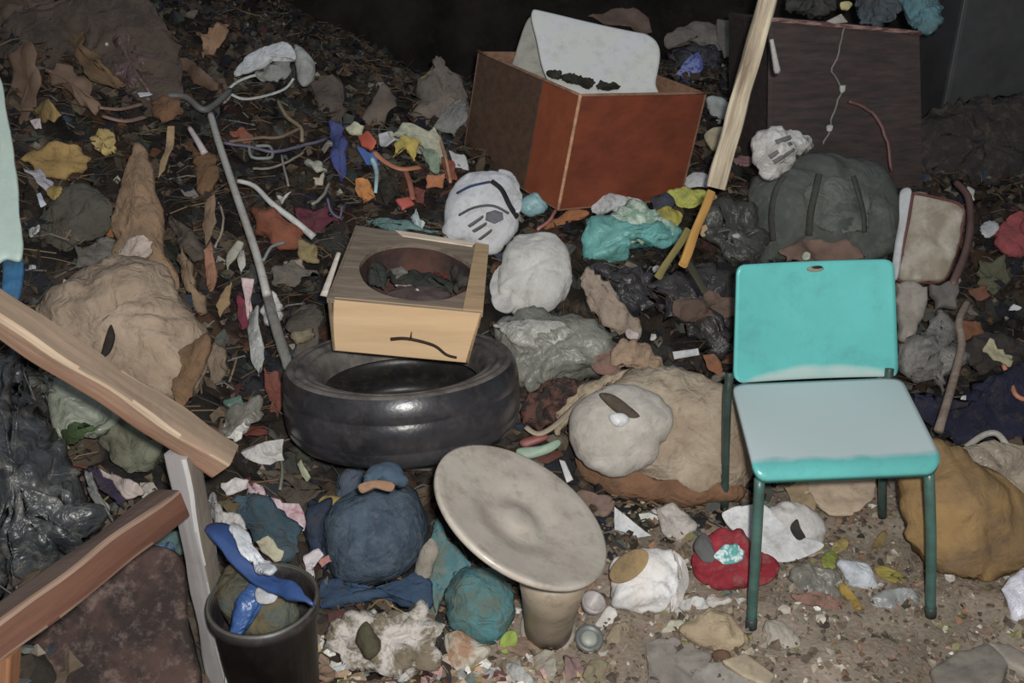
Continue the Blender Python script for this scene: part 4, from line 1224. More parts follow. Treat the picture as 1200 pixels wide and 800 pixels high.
b('grey_film', [(246, 508), (266, 480), (300, 462), (312, 484), (296, 506), (268, 516)], (112, 108, 98), 'grey plastic film right of the tan timber, near its cut end', 'plastic film', .06, .02, 'film')
b('white_strip', [(262, 512), (286, 496), (292, 500), (270, 516)], (216, 210, 200), 'bright white strip on the grey plastic film', 'paper', .09, .005, 'paper', N=28, rings=4)
b('teal_scrap', [(262, 470), (282, 462), (288, 474), (272, 482)], (84, 112, 100), 'dull green scrap at the upper edge of the grey plastic film', 'scrap', .08, .008, 'film', N=28, rings=4)
b('dark_red_scrap', [(288, 512), (312, 502), (318, 512), (296, 520)], (104, 50, 42), 'dark red scrap above the pale grey paper sheet', 'scrap', .07, .008, 'paper', N=28, rings=4)
b('green_plastic', [(38, 436), (64, 440), (104, 458), (136, 482), (128, 510), (100, 520), (72, 514), (54, 476)], (140, 144, 126), 'pale green-white plastic sheet hanging below the tan timber', 'plastic sheet', .09, .025, 'film', rgb2=(112, 116, 100))
b('fallen_leaf', ell(92, 508, 44, 16, -25, 10), (70, 92, 54), 'dark green leaf at the lower edge of the pale green-white plastic', 'leaf', .14, .005, 'paper', N=30)
b('yellow_scrap', star(80, 524, 22, 16, 20), (164, 140, 66), 'yellow scrap below the dark green leaf', 'scrap', .12, .008, 'paper', N=28, rings=4)
b('olive_cloth', [(116, 502), (146, 488), (172, 512), (182, 538), (150, 556), (124, 536)], (110, 110, 92), 'olive grey cloth under the middle of the tan timber', 'cloth', .08, .03)
b('purple_strip', [(104, 548), (116, 546), (152, 582), (148, 602), (128, 580)], (62, 54, 72), 'dark purple strip pointing at the brown rail', 'cloth', .10, .012)
b('torn_paper', [(114, 548), (132, 556), (166, 566), (170, 580), (152, 586), (136, 570)], (190, 172, 164), 'pinkish white torn paper above the brown rail', 'paper', .11, .008, 'paper', sharp=True)
b('grey_strip', [(92, 548), (102, 552), (120, 596), (116, 612), (104, 590)], (122, 122, 118), 'grey plastic strip at the right side of the dark sack', 'plastic strip', .14, .008, 'film', N=28, rings=4)
b('teal_rag', [(156, 640), (176, 618), (206, 624), (214, 648), (184, 656)], (82, 110, 108), 'teal rag behind the grey-white post below the rail', 'rag', .10, .02)
b('white_scrap', [(150, 642), (160, 638), (172, 648), (156, 652)], (206, 192, 188), 'white scrap at the left tip of the teal rag', 'scrap', .13, .008, 'paper', N=24, rings=4)
b('cream_scrap', ell(194, 606, 15, 15), (196, 172, 140), 'round cream scrap in the corner between rail and post', 'scrap', .12, .006, 'paper', N=24, rings=4)
b('paper_sliver', [(264, 800), (268, 768), (276, 752), (274, 780), (270, 812)], (180, 196, 180), 'pale green sliver standing between the post and the black bucket', 'paper', .14, .004, 'paper', N=28, rings=4)
b('paper_sliver', [(203, 716), (212, 720), (216, 760), (210, 766)], (196, 184, 184), 'pale splinter against the left face of the grey-white post', 'splinter', .10, .004, 'paper', N=28, rings=4)
b('blue_scrap', [(176, 636), (200, 636), (210, 646), (188, 650)], (86, 118, 150), 'light blue scrap lying on the teal rag', 'scrap', .14, .006, 'film', N=28, rings=4)

# ---- tan sack on the left
ts = thing('tan_sack', 'large tan paper sack with a tall pointed top, on the left of the heap', 'sack', on_heap(140, 400, 0))
TS = dict(kind='cloth', rgb2=(132, 112, 92), mscale=6, dirt=(100, 84, 70))
bl('bag', [(38, 366), (60, 340), (100, 322), (140, 306), (180, 304), (210, 336), (236, 372), (246, 396), (240, 436), (226, 470), (180, 472), (120, 452), (62, 412)], (156, 136, 114), parent=ts, lift=.12, hf=.13, hb=.12, N=72, rings=14,
   crumple=[('fold', .020, 6), ('paper', .010, 15)], seed=2, **TS)
bl('pointed_top', [(128, 318), (134, 280), (132, 248), (146, 204), (158, 172), (166, 166), (178, 192), (188, 240), (196, 290), (212, 338), (170, 336)], (128, 102, 76), parent=ts, lift=.17, n=(0, .3, .95), hf=.045, hb=.05, N=64, rings=12,
   crumple=[('fold', .016, 9), ('paper', .008, 20)], kind='cloth', rgb2=(104, 84, 64), seed=3)
bl('pale_fold', [(130, 330), (134, 300), (148, 282), (166, 274), (180, 284), (172, 302), (150, 312), (138, 334)], (170, 154, 140), parent=ts, lift=.235, hf=.012, hb=.03, crumple=('fold', .01, 16), seed=4)['label'] = 'pale crumpled fold'
bl('side_flap', [(206, 414), (236, 394), (246, 400), (238, 430), (222, 472), (208, 478), (202, 450)], (124, 94, 66), parent=ts, lift=.17, hf=.012, hb=.03, crumple=('fold', .01, 12), seed=5)
bl('side_flap', [(80, 330), (104, 318), (128, 310), (122, 326), (96, 338)], (122, 92, 70), parent=ts, lift=.20, hf=.012, hb=.03, crumple=('fold', .01, 12), seed=6)
dsk = heap_d(138, 345) - .26
cord('dark_twig', [(128, 337, dsk), (137, 340, dsk - .005), (139, 350, dsk - .01)], 4, (44, 38, 34), 'short dark twig stuck on the front of the pointed tan sack', 'twig', r_end_px=2)
dsk = heap_d(125, 400) - .262
bl('tear', [(118, 418), (124, 394), (130, 380), (134, 392), (130, 408), (124, 416)], (48, 42, 38), parent=ts, d=dsk, hf=.004, hb=.02, N=24, rings=4)
b('grey_rag', [(88, 292), (112, 278), (138, 280), (132, 304), (106, 318), (88, 316)], (98, 92, 86), 'grey rag behind the left shoulder of the pointed tan sack', 'rag', .06, .025)
b('orange_leaf', [(112, 244), (122, 238), (136, 254), (132, 276), (120, 272)], (134, 88, 44), 'orange-brown leaf left of the tall pointed sack top', 'leaf', .10, .008, 'paper', N=30, rings=5)

b('sacking', [(0, 30), (60, 0), (150, -20), (205, 40), (214, 110), (150, 150), (60, 150), (10, 120)], (70, 58, 50), 'wide dim brown sacking under the cardboard strips at the upper left', 'sacking', -.01, .04, rgb2=(50, 44, 40), N=60, rings=10)
b('murk_sheet', [(1064, 150), (1110, 120), (1170, 110), (1240, 120), (1240, 210), (1180, 222), (1120, 216), (1080, 206)], (42, 38, 36), 'added blackish sheet standing in for the murk at the foot of the tall dark grey cabinet', 'dark sheet', .10, .06, rgb2=(34, 32, 32), N=60, rings=10)  # added dark sheet, its colour stands in for the murk here
b('grey_blanket', [(60, 230), (100, 214), (134, 236), (128, 272), (90, 292), (60, 300), (36, 280)], (78, 74, 66), 'dim olive grey cloth left of the tall pointed sack top', 'cloth', .05, .03)

# ---- left edge
lp_ = thing('plastic_screen', 'white-green plastic screen with a blue foot standing at the left edge', 'screen', at_d(5, 340, 1.95))
bl('sheet', [(-25, 84), (0, 90), (8, 130), (18, 190), (24, 250), (26, 302), (8, 304), (-25, 300)], (176, 192, 176), parent=lp_, kind='plastic', d=heap_d(8, 250) - .10, n=(.15, .55, .8), hf=.01, hb=.01, p=6, N=56, rings=8, crumple=('noise', .003, 14), dirt_amt=.06, rgb2=(164, 184, 174))
bl('foot', [(6, 300), (26, 302), (26, 332), (20, 356), (8, 366), (2, 340)], (48, 108, 150), parent=lp_, kind='plastic', d=heap_d(14, 335) - .045, n=(.15, .55, .8), hf=.012, hb=.012, p=4, crumple=('fold', .004, 18), rgb2=(40, 84, 120))['label'] = 'blue foot'
for (o_, c, l, cat, li, h, k) in [
    ([(24, 188), (58, 168), (92, 172), (110, 184), (100, 200), (76, 210), (46, 206)], (142, 114, 62), 'mustard paper wad near the left edge', 'paper', .07, .025, 'paper'),
    ([(24, 192), (46, 194), (62, 212), (60, 230), (44, 216)], (162, 156, 164), 'lavender-white paper strip below the mustard paper wad', 'paper', .09, .008, 'paper'),
    (ell(67, 229, 20, 18), (150, 128, 64), 'round yellow disc below the mustard paper wad', 'disc', .09, .006, 'paper'),
    (ell(119, 163, 28, 26), (160, 136, 78), 'round straw-coloured wad right of the mustard paper wad', 'wad', .08, .02, 'paper'),
    ([(44, 126), (66, 126), (74, 138), (64, 144), (46, 142)], (132, 108, 62), 'small straw-coloured paper above the mustard wad', 'paper', .07, .01, 'paper'),
    ([(34, 140), (46, 138), (48, 150), (40, 150)], (172, 158, 158), 'whitish tip of paper by the small straw-coloured paper', 'paper', .08, .006, 'paper'),
    ([(44, 230), (48, 228), (56, 244), (50, 248)], (178, 182, 210), 'bluish white sliver below the round yellow disc', 'scrap', .08, .005, 'paper'),
    ([(27, 266), (46, 264), (48, 272), (34, 277)], (212, 214, 218), 'white flake at mid height beside the white-green panel', 'scrap', .09, .006, 'paper'),
    ([(32, 310), (46, 314), (48, 319), (36, 317)], (204, 206, 220), 'white flake beside the blue foot of the left panel', 'scrap', .09, .005, 'paper'),
    ([(8, 62), (30, 48), (48, 56), (50, 92), (42, 128), (22, 152), (10, 120)], (98, 78, 62), 'brown cardboard flap at the upper left corner', 'cardboard', .10, .02, 'card'),
    ([(50, 82), (74, 74), (104, 92), (118, 122), (112, 136), (86, 120), (60, 102)], (104, 82, 66), 'rolled brown cardboard strip right of the corner flap', 'cardboard', .09, .03, 'card'),
    ([(56, 18), (80, 28), (120, 66), (142, 92), (132, 102), (92, 74), (62, 44)], (98, 76, 52), 'ochre-brown cardboard strip above the rolled strip', 'cardboard', .07, .02, 'card'),
    ([(-20, -30), (60, -30), (96, 8), (70, 30), (20, 44), (-20, 52)], (72, 60, 52), 'dim brown sacking in the upper left corner', 'sacking', .09, .05, 'cloth'),
    ([(88, 8), (130, -12), (160, 6), (158, 40), (118, 50), (92, 34)], (62, 58, 54), 'dark grey bag at the top left behind the cardboard strips', 'bag', .08, .04, 'film'),
    ([(122, 40), (150, 28), (172, 50), (188, 92), (182, 122), (146, 118), (120, 92)], (74, 56, 54), 'dark maroon bag at the upper left with two strap ends below it', 'bag', .08, .05, 'film'),
    ([(160, 28), (172, 36), (188, 66), (196, 104), (186, 112), (178, 78), (166, 52)], (112, 102, 98), 'grey plastic film hanging right of the dark maroon bag', 'plastic film', .13, .01, 'film'),
    ([(226, 38), (236, 42), (250, 40), (270, 30), (264, 48), (250, 58), (238, 70), (238, 54)], (116, 88, 64), 'ragged orange-brown star-shaped scrap against the dark', 'scrap', .12, .01, 'paper'),
    ([(196, 70), (216, 66), (250, 92), (258, 106), (240, 104), (212, 88)], (92, 72, 56), 'brown cardboard edge below the star-shaped scrap', 'cardboard', .08, .015, 'card'),
    ([(178, 118), (212, 112), (216, 132), (196, 140), (182, 134)], (104, 74, 50), 'brown rag left of the long white tube top', 'rag', .09, .02, 'cloth'),
]:
    nm = {'paper': 'paper_scrap', 'scrap': 'litter_scrap', 'cardboard': 'cardboard_piece', 'plastic film': 'plastic_film'}.get(cat, cat)
    b(nm, o_, c, l, cat, li, h, k)
cord('strap_end', [(116, 126, .12), (140, 128, .12), (166, 122, .11)], 8, (112, 86, 72), 'upper of two brown strap ends under the dark maroon bag', 'strap', flatten=.5)
cord('strap_end', [(120, 136, .12), (146, 142, .12), (170, 137, .11)], 8, (116, 90, 76), 'lower of two brown strap ends under the dark maroon bag', 'strap', flatten=.5)
cord('white_string', [(116, 24, .14), (122, 40, .14), (126, 52, .14)], 4, (140, 138, 130), 'left white string end on the dark maroon bag', 'string', wobble=.004)
cord('white_string', [(148, 26, .14), (140, 40, .14), (132, 50, .14)], 3, (140, 138, 130), 'right white string end on the dark maroon bag', 'string', wobble=.004)
b('metal_clip', [(160, 108), (174, 104), (177, 107), (163, 112)], (200, 190, 176), 'shiny pale clip on the dark maroon bag', 'clip', .145, .004, 'plastic', N=24, rings=4)

# ---- long tube, cords and dry strips left of the box
cord('white_tube', [(246, 132, .10), (256, 166, .16), (276, 226, .20), (300, 296, .22), (313, 346, .22)], 9, (154, 150, 142), 'long bent white tube hanging down left of the oval-holed box', 'tube', n=10, rgb2=(140, 136, 128))
cord('grey_strap', [(312, 340, .215), (322, 378, .18), (332, 410, .14), (340, 436, .10)], 13, (112, 110, 104), 'grey webbing strap below the long bent white tube', 'strap', flatten=.35, kind='cloth')
cord('white_twine', [(278, 212, .17), (298, 218, .16), (318, 238, .14), (344, 258, .12), (368, 278, .10)], 5, (186, 180, 166), 'white cord branching right from the long white tube', 'cord', r_end_px=9)
cord('grey_tube', [(196, 112, .10), (218, 114, .12), (236, 128, .13), (250, 124, .13), (270, 106, .12)], 8, (84, 84, 82), 'dull grey hose end above the long white tube', 'hose')
cord('bone_handle', [(222, 150, .13), (232, 166, .13), (240, 180, .12)], 6, (164, 150, 148), 'short pale handle left of the long white tube', 'handle', r_end_px=9)
b('straw_stick', [(198, 152, ), (206, 150), (204, 176), (196, 206), (188, 216), (192, 184)], (150, 122, 86), 'flat tan stick left of the short pale handle', 'stick', .12, .008, 'card', N=32, rings=5)
for (o_, c, l, cat) in [
    ([(204, 304), (214, 290), (226, 312), (242, 350), (238, 372), (222, 342)], (126, 104, 80), 'tan dry strip against the right side of the pointed sack', 'dry leaf'),
    ([(240, 296), (250, 286), (252, 316), (246, 344), (240, 330)], (142, 98, 74), 'reddish tan dry strip, second right of the pointed sack', 'dry leaf'),
    ([(264, 340), (272, 330), (270, 356), (258, 372), (254, 360)], (138, 112, 76), 'golden dry strip left of the maroon strip', 'dry leaf'),
    ([(280, 282), (285, 284), (280, 304), (268, 318), (270, 302)], (150, 146, 130), 'pale grey-green leaf left of the long white tube', 'leaf'),
    ([(284, 294), (289, 296), (292, 316), (285, 326), (282, 312)], (160, 158, 148), 'silvery leaf right of the pale grey-green leaf', 'leaf'),
    ([(283, 328), (298, 330), (294, 342), (297, 372), (296, 404), (290, 376), (286, 350)], (194, 168, 168), 'pinkish white paper strip under the silvery leaf', 'paper strip'),
    ([(276, 344), (288, 352), (294, 384), (284, 388), (276, 368)], (110, 42, 58), 'maroon strip left of the pinkish white strip', 'cloth strip'),
    ([(292, 368), (308, 362), (310, 404), (302, 442), (294, 424)], (148, 148, 144), 'silver foil strip hanging by the grey webbing strap', 'foil strip'),
    (ell(319, 362, 22, 40, 15), (176, 174, 170), 'crumpled white plastic wad on the grey webbing strap', 'plastic wad'),
    ([(240, 420), (250, 400), (262, 410), (264, 440), (250, 452)], (122, 106, 88), 'tan-grey strip right of the sack flap', 'dry leaf'),
    ([(200, 252), (222, 268), (236, 300), (228, 306), (206, 284)], (86, 76, 66), 'dark brown strip right of the pointed sack top', 'dry leaf'),
    ([(226, 176), (252, 186), (256, 210), (240, 230), (228, 212)], (98, 72, 48), 'rust-brown dry leaf left of the white tube bend', 'dry leaf'),
    ([(240, 238), (252, 226), (254, 262), (240, 286), (236, 268)], (118, 96, 74), 'curled tan strip left of the lower white tube', 'dry leaf'),
    ([(296, 250), (318, 246), (356, 270), (352, 290), (322, 290), (300, 276)], (116, 66, 46), 'rust-orange crumpled leaf under the white cord', 'dry leaf'),
    ([(350, 282), (370, 288), (372, 306), (352, 306)], (132, 116, 76), 'straw-yellow husk at the end of the white cord', 'husk'),
    ([(312, 318), (342, 300), (372, 322), (350, 336), (320, 338)], (100, 92, 84), 'grey-brown rag below the rust-orange leaf', 'rag'),
    ([(332, 306), (352, 302), (356, 318), (340, 322)], (142, 124, 108), 'beige husk on the grey-brown rag', 'husk'),
    ([(330, 372), (366, 352), (384, 380), (372, 414), (346, 420)], (84, 78, 70), 'dusky grey cloth between the grey strap and the oval-holed box', 'cloth'),
    ([(338, 396), (360, 390), (366, 402), (346, 410)], (124, 112, 90), 'straw wisps on the dusky grey cloth', 'straw'),
    ([(268, 160), (288, 150), (302, 160), (284, 168)], (124, 70, 52), 'small rust-red rag right of the white tube top', 'rag'),
    ([(346, 242), (384, 244), (402, 258), (372, 272), (346, 264)], (86, 42, 52), 'crimson cloth left of the oval-holed box', 'cloth'),
    ([(386, 140), (402, 144), (408, 200), (400, 222), (388, 190)], (56, 64, 108), 'dim blue cloth strip behind the tangle of cords', 'cloth'),
    ([(362, 92), (390, 84), (404, 108), (402, 150), (384, 144), (372, 122)], (70, 62, 56), 'dim brown hump of sacking behind the blue cloth strip', 'sacking'),
    ([(424, 132), (450, 96), (464, 116), (450, 152), (430, 152)], (82, 72, 62), 'dim peaked brown cardboard left of the tall grey sack', 'cardboard'),
    ([(362, 194), (374, 192), (384, 200), (372, 206)], (130, 130, 116), 'pale curl of plastic in the cord tangle', 'plastic scrap'),
    ([(367, 188 + 20), (374, 210), (380, 200), (378, 218), (370, 218)], (166, 156, 136), 'cream hook-shaped scrap below the pale curl', 'scrap'),
    ([(322, 226), (332, 230), (340, 222), (330, 238)], (170, 165, 160), 'tiny white fork-shaped scrap in the cord tangle', 'scrap'),
]:
    k = {'dry leaf': 'paper', 'leaf': 'paper', 'paper strip': 'paper', 'foil strip': 'film', 'plastic wad': 'film', 'husk': 'paper', 'plastic scrap': 'film', 'scrap': 'paper', 'cardboard': 'card'}.get(cat, 'cloth')
    sm = max(p[0] for p in o_) - min(p[0] for p in o_) < 22
    b(cat.replace(' ', '_'), o_, c, l, cat, .10 if sm else .07, .008 if sm else .022, k, N=32, rings=5)
cord('box_flap', [(397, 296, 2.36), (388, 322, 2.34), (379, 347, 2.32)], 6, (190, 180, 166), 'pale splinter leaning on the left corner of the oval-holed box', 'splinter', kind='wood', flatten=.5, r_end_px=10)
for (pts, w, c, l) in [
    ([(268, 166), (300, 162), (330, 160), (352, 150)], 4, (104, 84, 66), 'brown cord running right from the rust-red rag'),
    ([(325, 118), (336, 136), (352, 150), (354, 166)], 5, (112, 98, 74), 'frayed tan rope end in the dark hollow'),
    ([(262, 168), (292, 172), (320, 178), (350, 172), (384, 162)], 4, (86, 80, 96), 'purplish wire crossing the dark hollow'),
    ([(296, 198), (320, 196), (344, 186), (356, 178)], 3, (112, 104, 88), 'thin beige wire below the purplish wire'),
    ([(330, 182), (334, 204), (338, 218)], 3, (120, 108, 100), 'short upright beige wire'),
    ([(292, 170), (296, 184), (318, 184), (316, 172), (300, 172)], 4, (110, 112, 108), 'grey loop of wire in the dark hollow'),
    ([(366, 240), (378, 230), (386, 214)], 4, (120, 118, 104), 'pale bent wire left of the blue bits'),
    ([(384, 232), (388, 248), (398, 256), (400, 240)], 3, (104, 96, 130), 'lavender loop of wire by the crimson cloth'),
    ([(252, 290), (262, 262), (258, 240)], 3, (142, 128, 108), 'thin tan stalk left of the white tube'),
    ([(308, 306), (318, 290), (334, 284)], 4, (120, 124, 124), 'grey forked wire below the white cord')]:
    cord('wire', [(p[0], p[1], .09) for p in pts], w, c, l, 'wire', wobble=.003)

# ---- silver cap at the top left
dcp = heap_d(320, 105) - .16
sc2 = thing('silver_baseball_hat', 'pale grey cap on its side with loops of strap, upper left against the dark', 'cap', at_d(320, 90, dcp + .05))
bl('brim', [(274, 86), (288, 68), (310, 56), (332, 49), (344, 56), (346, 70), (324, 66), (306, 80), (284, 88)], (160, 160, 154), parent=sc2, d=dcp, hf=.012, hb=.012, p=4, crumple=('fold', .006, 12), n=(-.2, .4, .9), dirt_amt=.1)
bl('crown', [(344, 52), (358, 60), (369, 76), (368, 92), (356, 101), (348, 92), (346, 72)], (120, 120, 116), parent=sc2, d=dcp + .03, hf=.03, hb=.05, crumple=('fold', .006, 12), dirt_amt=.1)
bl('lining', [(296, 90), (312, 78), (328, 66), (340, 62), (342, 84), (330, 94), (308, 96)], (116, 116, 112), parent=sc2, d=dcp + .03, hf=.02, hb=.03, crumple=('fold', .012, 20), dirt_amt=.1)
for pts in ([(268, 104), (278, 96), (292, 90), (300, 88)], [(270, 110), (286, 116), (312, 112), (334, 104), (344, 92)]):
    t = tube([at_d(x, y, dcp - .02) for x, y in pts], .009, 8, 4, flatten=.5)
    link_mesh('strap', t[0], t[1], mk('cloth', (150, 150, 144), dcp, dirt_amt=.1), sc2)

# ---- coloured toys and rags between the box and the brown crate
for (o_, c, l, cat, li, h, k) in [
    ([(405, 150), (416, 143), (426, 148), (424, 158), (410, 158)], (168, 152, 124), 'cream scrap topping the bright coloured bits', 'scrap', .10, .012, 'paper'),
    ([(418, 158), (432, 156), (442, 168), (434, 174), (422, 168)], (160, 68, 46), 'orange-red plastic bit below the cream scrap', 'plastic bit', .10, .012, 'plastic'),
    ([(444, 158), (458, 152), (464, 164), (454, 172), (444, 170)], (168, 166, 164), 'white plastic bit right of the orange-red bit', 'plastic bit', .10, .012, 'plastic'),
    ([(462, 168), (476, 160), (492, 166), (486, 190), (476, 176), (460, 186)], (156, 138, 56), 'yellow star-shaped cloth in the middle of the coloured bits', 'cloth', .10, .012, 'cloth'),
    ([(418, 174), (440, 180), (446, 194), (430, 194)], (50, 80, 140), 'bright blue bit under the orange-red bit', 'plastic bit', .10, .012, 'plastic'),
    ([(416, 210), (434, 212), (442, 230), (426, 236), (418, 226)], (172, 108, 48), 'orange tuft of cloth above the oval-holed box', 'cloth', .08, .015, 'cloth'),
    ([(456, 152), (488, 145), (514, 156), (526, 188), (520, 212), (504, 190), (484, 166)], (138, 136, 116), 'grey-green felt hat brim arching over the coloured bits', 'hat', .09, .02, 'cloth'),
    ([(490, 176), (504, 178), (516, 196), (510, 206), (496, 192)], (104, 118, 98), 'sage green fold inside the arching hat brim', 'cloth', .10, .015, 'cloth'),
    ([(462, 238), (478, 234), (484, 244), (470, 250)], (156, 66, 50), 'red plastic bit just behind the oval-holed box', 'plastic bit', .07, .012, 'plastic'),
    ([(484, 216), (500, 222), (498, 240), (486, 238)], (104, 58, 50), 'maroon rag right of the red plastic bit', 'rag', .07, .015, 'cloth'),
    ([(412, 254), (440, 254), (480, 260), (518, 272), (470, 270), (420, 264)], (88, 116, 112), 'dull teal strip along the back edge of the oval-holed box', 'cloth strip', .05, .012, 'cloth'),
    ([(482, 254), (492, 246), (502, 262), (498, 270), (486, 268)], (150, 174, 184), 'light blue wrapper behind the oval-holed box', 'wrapper', .07, .012, 'film'),
    ([(526, 178), (544, 180), (549, 198), (536, 198)], (186, 186, 182), 'white scrap left of the brown crate corner', 'scrap', .08, .01, 'paper'),
    ([(518, 184), (532, 188), (536, 206), (522, 208)], (120, 62, 46), 'red-brown rag left of the white cap with a black strap', 'rag', .07, .012, 'cloth'),
    ([(486, 140), (492, 92), (512, 68), (538, 86), (552, 126), (546, 156), (516, 162)], (88, 80, 72), 'tall dim grey sack left of the brown crate', 'sack', .10, .06, 'cloth'),
    ([(490, 96), (512, 66), (520, 72), (508, 104), (500, 134), (487, 138)], (112, 96, 62), 'yellowish torn paper hanging on the tall grey sack', 'paper', .17, .008, 'paper'),
    ([(508, 142), (538, 116), (550, 140), (532, 156)], (98, 97, 93), 'light grey fold of cloth at the foot of the tall sack', 'cloth', .17, .015, 'cloth'),
    ([(440, 214), (450, 200), (462, 206), (470, 226), (452, 240)], (46, 42, 36), 'dark patch painted for the shaded hole in the middle of the coloured bits', 'felt', .07, .012, 'cloth'),  # shade of a dark hole, given as a dark-coloured piece
    ([(500, 206), (518, 208), (516, 222), (500, 220)], (150, 92, 58), 'orange scrap left of the white cap with a black strap', 'scrap', .08, .01, 'paper'),
]:
    b(cat.replace(' ', '_'), o_, c, l, cat, li, h, k, N=32, rings=6)
cord('blue_tube', [(436, 186, .12), (441, 200, .12), (441, 214, .12), (440, 226, .11)], 7, (132, 160, 180), 'pale blue tube in the coloured bits', 'tube', r_end_px=4)
cord('orange_band', [(438, 178, .12), (452, 190, .12), (470, 198, .12), (492, 196, .11)], 8, (158, 98, 66), 'orange-pink band crossing the coloured bits', 'band', flatten=.5)
cord('brown_band', [(474, 198, .10), (480, 214, .10), (484, 234, .09)], 7, (128, 74, 56), 'rust-brown band hanging from the orange-pink band', 'band', flatten=.5)
cord('pink_edge', [(514, 156, .13), (522, 184, .13), (528, 214, .12)], 4, (150, 112, 84), 'thin tan piping right of the arching hat brim', 'cord')

# ---- behind the crate and the pole
b('black_bag', [(780, 62), (812, 48), (838, 56), (850, 82), (832, 106), (792, 98)], (34, 34, 38), 'black shiny bag behind the right end of the brown crate', 'bag', .12, .05, 'film')
b('blue_wrap', [(788, 84), (808, 70), (820, 66), (824, 82), (812, 94), (796, 92)], (74, 84, 136), 'blue shiny wrapper on the black bag behind the brown crate', 'wrapper', .20, .012, 'film', rgb2=(40, 44, 90), mscale=30, contrast=.9)
b('grey_drape', [(778, 44), (812, 26), (842, 30), (856, 52), (838, 62), (812, 50), (786, 58)], (78, 73, 68), 'dim grey drape over the black bag', 'drape', .14, .03)
b('cardboard_piece', [(838, 24), (862, 28), (876, 46), (872, 72), (846, 70)], (72, 68, 64), 'dim grey-brown cardboard left of the pole top', 'cardboard', .14, .02, 'card')
b('cardboard_piece', [(688, 22), (728, 10), (760, 22), (764, 40), (730, 34)], (70, 56, 48), 'dim brown cardboard edge behind the grey chair shell', 'cardboard', .10, .02, 'card')
pb = thing('printed_bag', 'crumpled white plastic bag with grey print, just right of the pole', 'bag', on_heap(915, 185, 0))
bl('bag', [(883, 166), (892, 152), (922, 150), (942, 158), (952, 172), (930, 188), (908, 206), (888, 200)], (168, 164, 158), parent=pb, kind='film', d=3.12, hf=.05, hb=.05, crumple=[('fold', .018, 12), ('paper', .01, 26)], dirt_amt=.1)
dpb = 3.055
for q in ([(900, 182), (926, 166), (929, 169), (903, 186)], [(905, 188), (930, 173), (932, 176), (908, 192)], [(908, 164), (926, 158), (928, 162), (911, 168)]):
    bl('print', q, (96, 94, 94), parent=pb, kind='paper', d=dpb, n=(0, .3, .95), hf=.003, hb=.02, N=20, rings=3, sharp=True)
cord('white_string', [(904, 46, 2.9), (908, 68, 2.92), (911, 84, 2.95)], 5, (164, 160, 156), 'white string hanging from the pole', 'string', r_end_px=9)
b('white_wrapper', [(895, 96), (904, 90), (916, 98), (914, 108), (900, 110)], (122, 122, 112), 'small pale wrapper caught right of the pole', 'wrapper', .30, .012, 'paper', N=28, rings=4)
cbn = thing('dark_cabinet', 'dark maroon-brown cabinet standing at the back right of the heap', 'cabinet', at_d(990, 215, 3.7))
c0, c1, c2, c3 = at_d(899, 215, 3.62), at_d(1082, 222, 3.72), at_d(1078, 40, 3.50), at_d(901, 24, 3.40)
nb2 = (c1 - c0).cross(c3 - c0).normalized()
if nb2.dot(CAM - c0) < 0:
    nb2 = -nb2
CB = mk('wood', (54, 42, 40), 3.6, (38, 35, 34), 8, .5, dirt=(60, 56, 52))
board('front_panel', [c0, c1, c2, c3], .02, CB, cbn, normal=nb2)
board('top_panel', [c3, c2, c2 - nb2 * .4, c3 - nb2 * .4], .02, CB, cbn, normal=ZZ)
board('side_panel', [c0, c3, c3 - nb2 * .4, c0 - nb2 * .4], .02, CB, cbn, normal=-RT)
board('side_panel', [c1, c2, c2 - nb2 * .4, c1 - nb2 * .4], .02, CB, cbn, normal=RT)
t = tube([c3 + nb2 * .006 + ZZ * .004, c2 + nb2 * .006 + ZZ * .004], .008, 8, 6)
link_mesh('top_edge', t[0], t[1], mk('wood', (120, 92, 84), 3.5, (70, 46, 44), 20, .8), cbn)
for (o_, c, l, d) in [([(1052, -30), (1102, -30), (1099, 26), (1084, 36), (1062, 32)], (68, 100, 106), 'dim teal cloth lying on top of the dark cabinet', 3.56),
                      ([(994, -30), (1050, -30), (1056, 22), (1030, 30), (1004, 24)], (64, 72, 76), 'dim slate cloth left of the teal cloth on the cabinet', 3.55),
                      ([(920, -30), (980, -30), (976, 16), (944, 18), (922, 14)], (52, 52, 50), 'dim dark cloth on the left end of the dark cabinet', 3.52)]:
    bl('folded_cloth', o_, c, l, 'cloth', d=d, hf=.04, hb=.06, N=60, rings=10, crumple=[('fold', .035, 9), ('fold', .01, 24)])
bl('paper_scrap', [(968, 25), (986, 16), (994, 26), (978, 28)], (142, 134, 122), 'pale torn paper at the top edge of the dark cabinet', 'paper', kind='paper', d=3.38, hf=.006, hb=.01, N=28, rings=4, sharp=True)
bl('yellow_scrap', star(992, 6, 14, 12), (160, 146, 96), 'yellowish scrap above the pale torn paper on the cabinet', 'scrap', kind='paper', d=3.42, hf=.006, hb=.02, N=28, rings=4)
cord('knotted_string', [(990, 30, 3.39), (982, 62, 3.42), (974, 84, 3.44), (986, 104, 3.46), (978, 130, 3.48), (971, 152, 3.50), (965, 168, 3.52)], 2.5, (98, 92, 86), 'knotted pale string hanging down the dark cabinet front', 'string', wobble=.01)
for x, y in ((987, 104), (972, 150)):
    bl('string_knot', star(x, y, 9, 9), (164, 156, 144), {104: 'upper pale knot on the string in front of the cabinet', 150: 'lower pale knot on the string in front of the cabinet'}[y], 'knot', kind='cloth', d=3.45 + (y - 104) * .001, hf=.01, hb=.01, N=24, rings=4)
cord('red_thread', [(995, 118, 3.46), (1012, 126, 3.47), (1026, 136, 3.48), (1040, 166, 3.5), (1045, 200, 3.52)], 4, (96, 66, 62), 'dull red thread trailing down the cabinet front', 'thread', wobble=.006)
